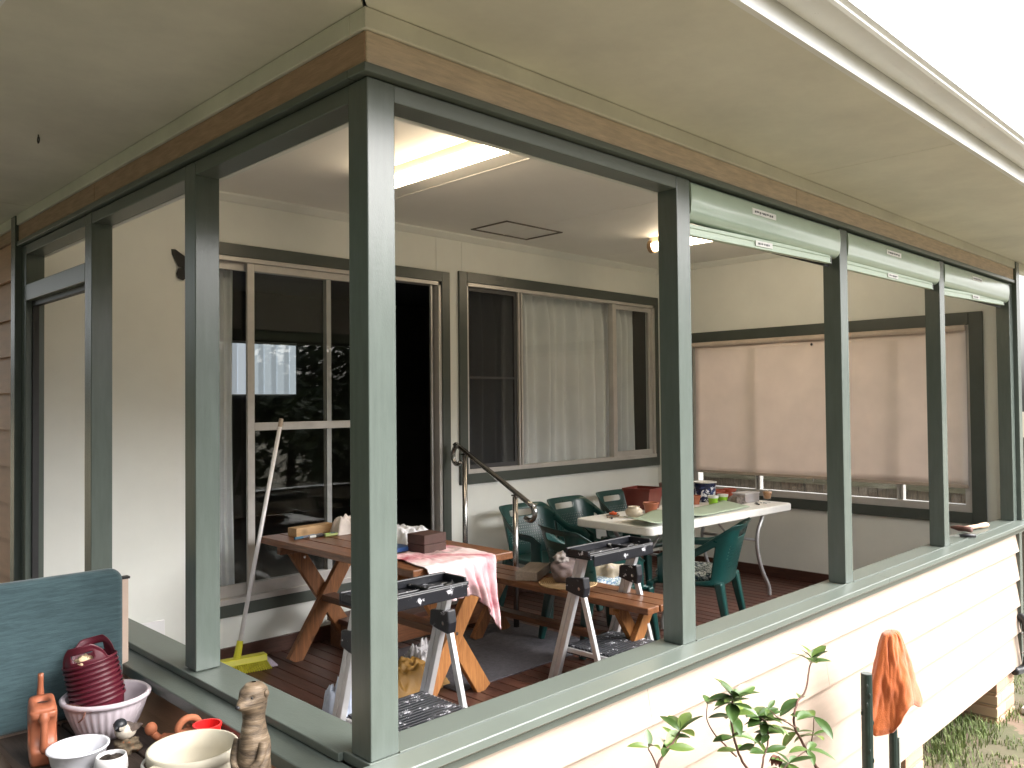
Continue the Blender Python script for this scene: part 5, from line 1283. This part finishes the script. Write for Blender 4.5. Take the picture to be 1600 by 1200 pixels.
cr = N(nt, 'ShaderNodeValToRGB'); cr.color_ramp.elements[0].position = .3; cr.color_ramp.elements[0].color = (.36, .075, .013, 1); cr.color_ramp.elements[1].position = .7; cr.color_ramp.elements[1].color = (.50, .125, .028, 1)
nt.links.new(nz.outputs[0], cr.inputs[0]); nt.links.new(cr.outputs[0], P_.inputs['Base Color']); P_.inputs['Roughness'].default_value = 1; P_.inputs['Sheen Weight'].default_value = .4
nz3 = N(nt, 'ShaderNodeTexNoise', Scale=240); b_ = N(nt, 'ShaderNodeBump', Strength=.7, Distance=.004); nt.links.new(tc.outputs['Object'], nz3.inputs['Vector']); nt.links.new(nz3.outputs[0], b_.inputs['Height']); nt.links.new(b_.outputs[0], P_.inputs['Normal'])
def otf(u, v):
    t = u*2*math.pi
    hem = .335+.11*max(0, math.cos(t-3.35))**4+.03*max(0, math.cos(t-5.5))**4-.03*max(0, math.cos(t-4.5))**4+.012*math.sin(7*t)
    s_ = v*(hem+.03)
    if s_ < .05: r = .052*math.sin(min(1, s_/.05)*math.pi/2); z = -.012*(s_/.05)**2
    else:
        k = (s_-.05)/.40; z = -.012-(s_-.05)
        r = .052+.10*k**.75+.050*k*math.cos(4*t+.7+k)+.030*k*abs(math.cos(3.5*t+2+2*k))+.012*min(1, k*3)*math.cos(3*t+1)
    n = .008*noise.noise(Vector((math.cos(t)*3, math.sin(t)*3, z*8)))+.005*noise.noise(Vector((math.cos(t)*7+3, math.sin(t)*7, z*22)))+(.004 if .955 < v < .985 else 0)
    return (r*math.cos(t)*1.12+n+.03*max(0, -z), r*math.sin(t)*.62+n, z)
ot = MB().grid(120, 44, otf).build('orange_towel', ORT, None, (2.668, -.30, -.135), smooth=True, solid=.006, weld=True)
tag(ot, 'orange terry towel draped over the garden stake', 'towel')

# pipe at the far corner of the porch wall
pi = thing('waste_pipe', 'grey plastic waste pipe with black elbow at the far corner', 'pipe', (5.83, -.07, -1.0))
MB().tube([(0, 0, -.02), (0, 0, .20)], .024, 14).build('pipe', mat('grey_pvc', (.5, .5, .52), .4, .06, 9), pi, smooth=True)
MB().tube(sm([(0, 0, .19), (0, 0, .25), (.01, .02, .28), (.02, .05, .285)]), .031, 14).build('cap', DARK, pi, smooth=True)
MB().tube(sm([(0, 0, 0), (0, 0, -.04), (-.01, .01, -.075), (-.05, .03, -.09), (-.14, .05, -.085)]), .029, 14).build('elbow', DARK, pi, smooth=True)
for z in (.03, .17): MB().tube([(.034*math.cos(2*math.pi*k/20), .030*math.sin(2*math.pi*k/20), z) for k in range(20)], .0045, 6, closed=True).build('clamp', STEEL, pi, smooth=True)
# rank grass at the wall foot and under the shrub
wg = MB(); rw = random.Random(4)
for i in range(420):
    cx, cy = rw.choice([(3.15, -.05), (3.45, .05), (4.6, .12), (4.9, .2), (5.1, .1), (2.9, -.12)])
    x = cx+rw.gauss(0, .12); y = cy+rw.gauss(0, .07); h = rw.uniform(.05, .15); a = rw.uniform(0, 6.28); b = rw.uniform(.2, .8)*h; wd = rw.uniform(.002, .0045)
    p0 = Vector((x, y, GZ)); dv = Vector((math.cos(a), math.sin(a), 0)); o = Vector((-dv.y*wd, dv.x*wd, 0))
    p1 = p0+dv*b*.3+Vector((0, 0, h*.6)); p2 = p0+dv*b+Vector((0, 0, h*.85))
    wg.add([p0-o, p0+o, p1+o*.8, p1-o*.8, p2], [(0, 1, 2, 3), (3, 2, 4)])
tag(wg.build('long_grass', GRASS), 'long grass tufts along the foot of the pale wall', 'grass', kind='stuff')

# garden trees across the lawn, mirrored in the glass and the gloss paint, raised to cut low light
TL = leafmat('tree_leaves', (.02, .04, .012), (.07, .10, .03), .5)
BK = mat('tree_bark', (.10, .075, .055), .9, .3, 12, .6, 30)
def tree(x, y, h, r, seed, label):
    rt_ = random.Random(seed); t = thing('garden_tree', label, 'tree', (x, y, GZ), group='trees across the lawn')
    tb_ = MB(); tb_.tube([(0, 0, 0), (.05, .02, h*.3), (.0, .05, h*.55), (.1, 0, h*.8)], [.14, .11, .08, .03], 10)
    for k in range(7):
        a = k*.9+rt_.random(); z = h*rt_.uniform(.3, .65)
        tb_.tube([(0, .03, z), (math.cos(a)*r*.4, math.sin(a)*r*.4, z+r*.35), (math.cos(a)*r*.75, math.sin(a)*r*.75, z+r*.5)], [.05, .035, .012], 7)
    tb_.build('trunk', BK, t)
    cm = MB(); cl = [(Vector((rt_.gauss(0, r*.42), rt_.gauss(0, r*.42), h*rt_.uniform(.05, .95))), rt_.uniform(.35, .6)*r) for _ in range(22)]
    for i in range(4600):
        c_, rr = rt_.choice(cl); d_ = Vector((rt_.gauss(0, 1), rt_.gauss(0, 1), rt_.gauss(0, 1))).normalized(); p_ = c_+d_*rr*rt_.random()**.4
        n_ = Vector((rt_.gauss(0, 1), rt_.gauss(0, 1), rt_.gauss(0, 1))).normalized(); s_ = n_.orthogonal().normalized(); q_ = n_.cross(s_); L_ = rt_.uniform(.10, .20)
        cm.add([p_-s_*L_, p_+q_*L_*.5, p_+s_*L_, p_-q_*L_*.5], [(0, 1, 2, 3)])
    cm.build('crown', TL, t)
for k, (x, y, h, r) in enumerate([(-6.2, -3.2, 7.5, 2.6), (-5.6, -7.2, 7.2, 2.6), (-8, -11, 6.6, 2.4), (-3.2, -12, 5.2, 2.1), (.2, -12.5, 5.8, 2.2), (3.6, -12, 5.0, 2.0), (6.8, -13, 6.0, 2.3), (10.4, -12, 5.2, 2.1), (14, -13, 6.0, 2.3), (18, -12, 5.4, 2.2), (22, -12, 5.8, 2.3)]):  # front-left trees are out of view, added to block light
    tree(x, y, h, r, 50+k, 'leafy garden tree across the lawn, there for reflections in the porch glass and to block light')

# unseen tall foliage, added to keep light off the left side
hg = thing('light_block_hedge', 'tall dark foliage out of view, added to keep light off this side of the house', 'light_block_hedge', (-3.5, 3.5, GZ))
hm_ = MB(); rh = random.Random(77)
for i in range(15000):
    p_ = Vector((rh.uniform(-.5, .5), rh.uniform(-4.6, 5.5), rh.uniform(.0, 6.4))); p_.x += .25*noise.noise(p_*.8)
    n_ = Vector((rh.gauss(0, 1), rh.gauss(0, 1), rh.gauss(0, 1))).normalized(); s_ = n_.orthogonal().normalized(); q_ = n_.cross(s_); L_ = rh.uniform(.08, .17)
    hm_.add([p_-s_*L_, p_+q_*L_*.5, p_+s_*L_, p_-q_*L_*.5], [(0, 1, 2, 3)])
hm_.build('foliage', TL, hg)
MB().tube([(0, -4, 0), (0, -4, 1.6)], .05, 8).tube([(0, 0, 0), (0, 0, 1.6)], .05, 8).tube([(0, 4, 0), (0, 4, 1.6)], .05, 8).build('trunk', BK, hg)
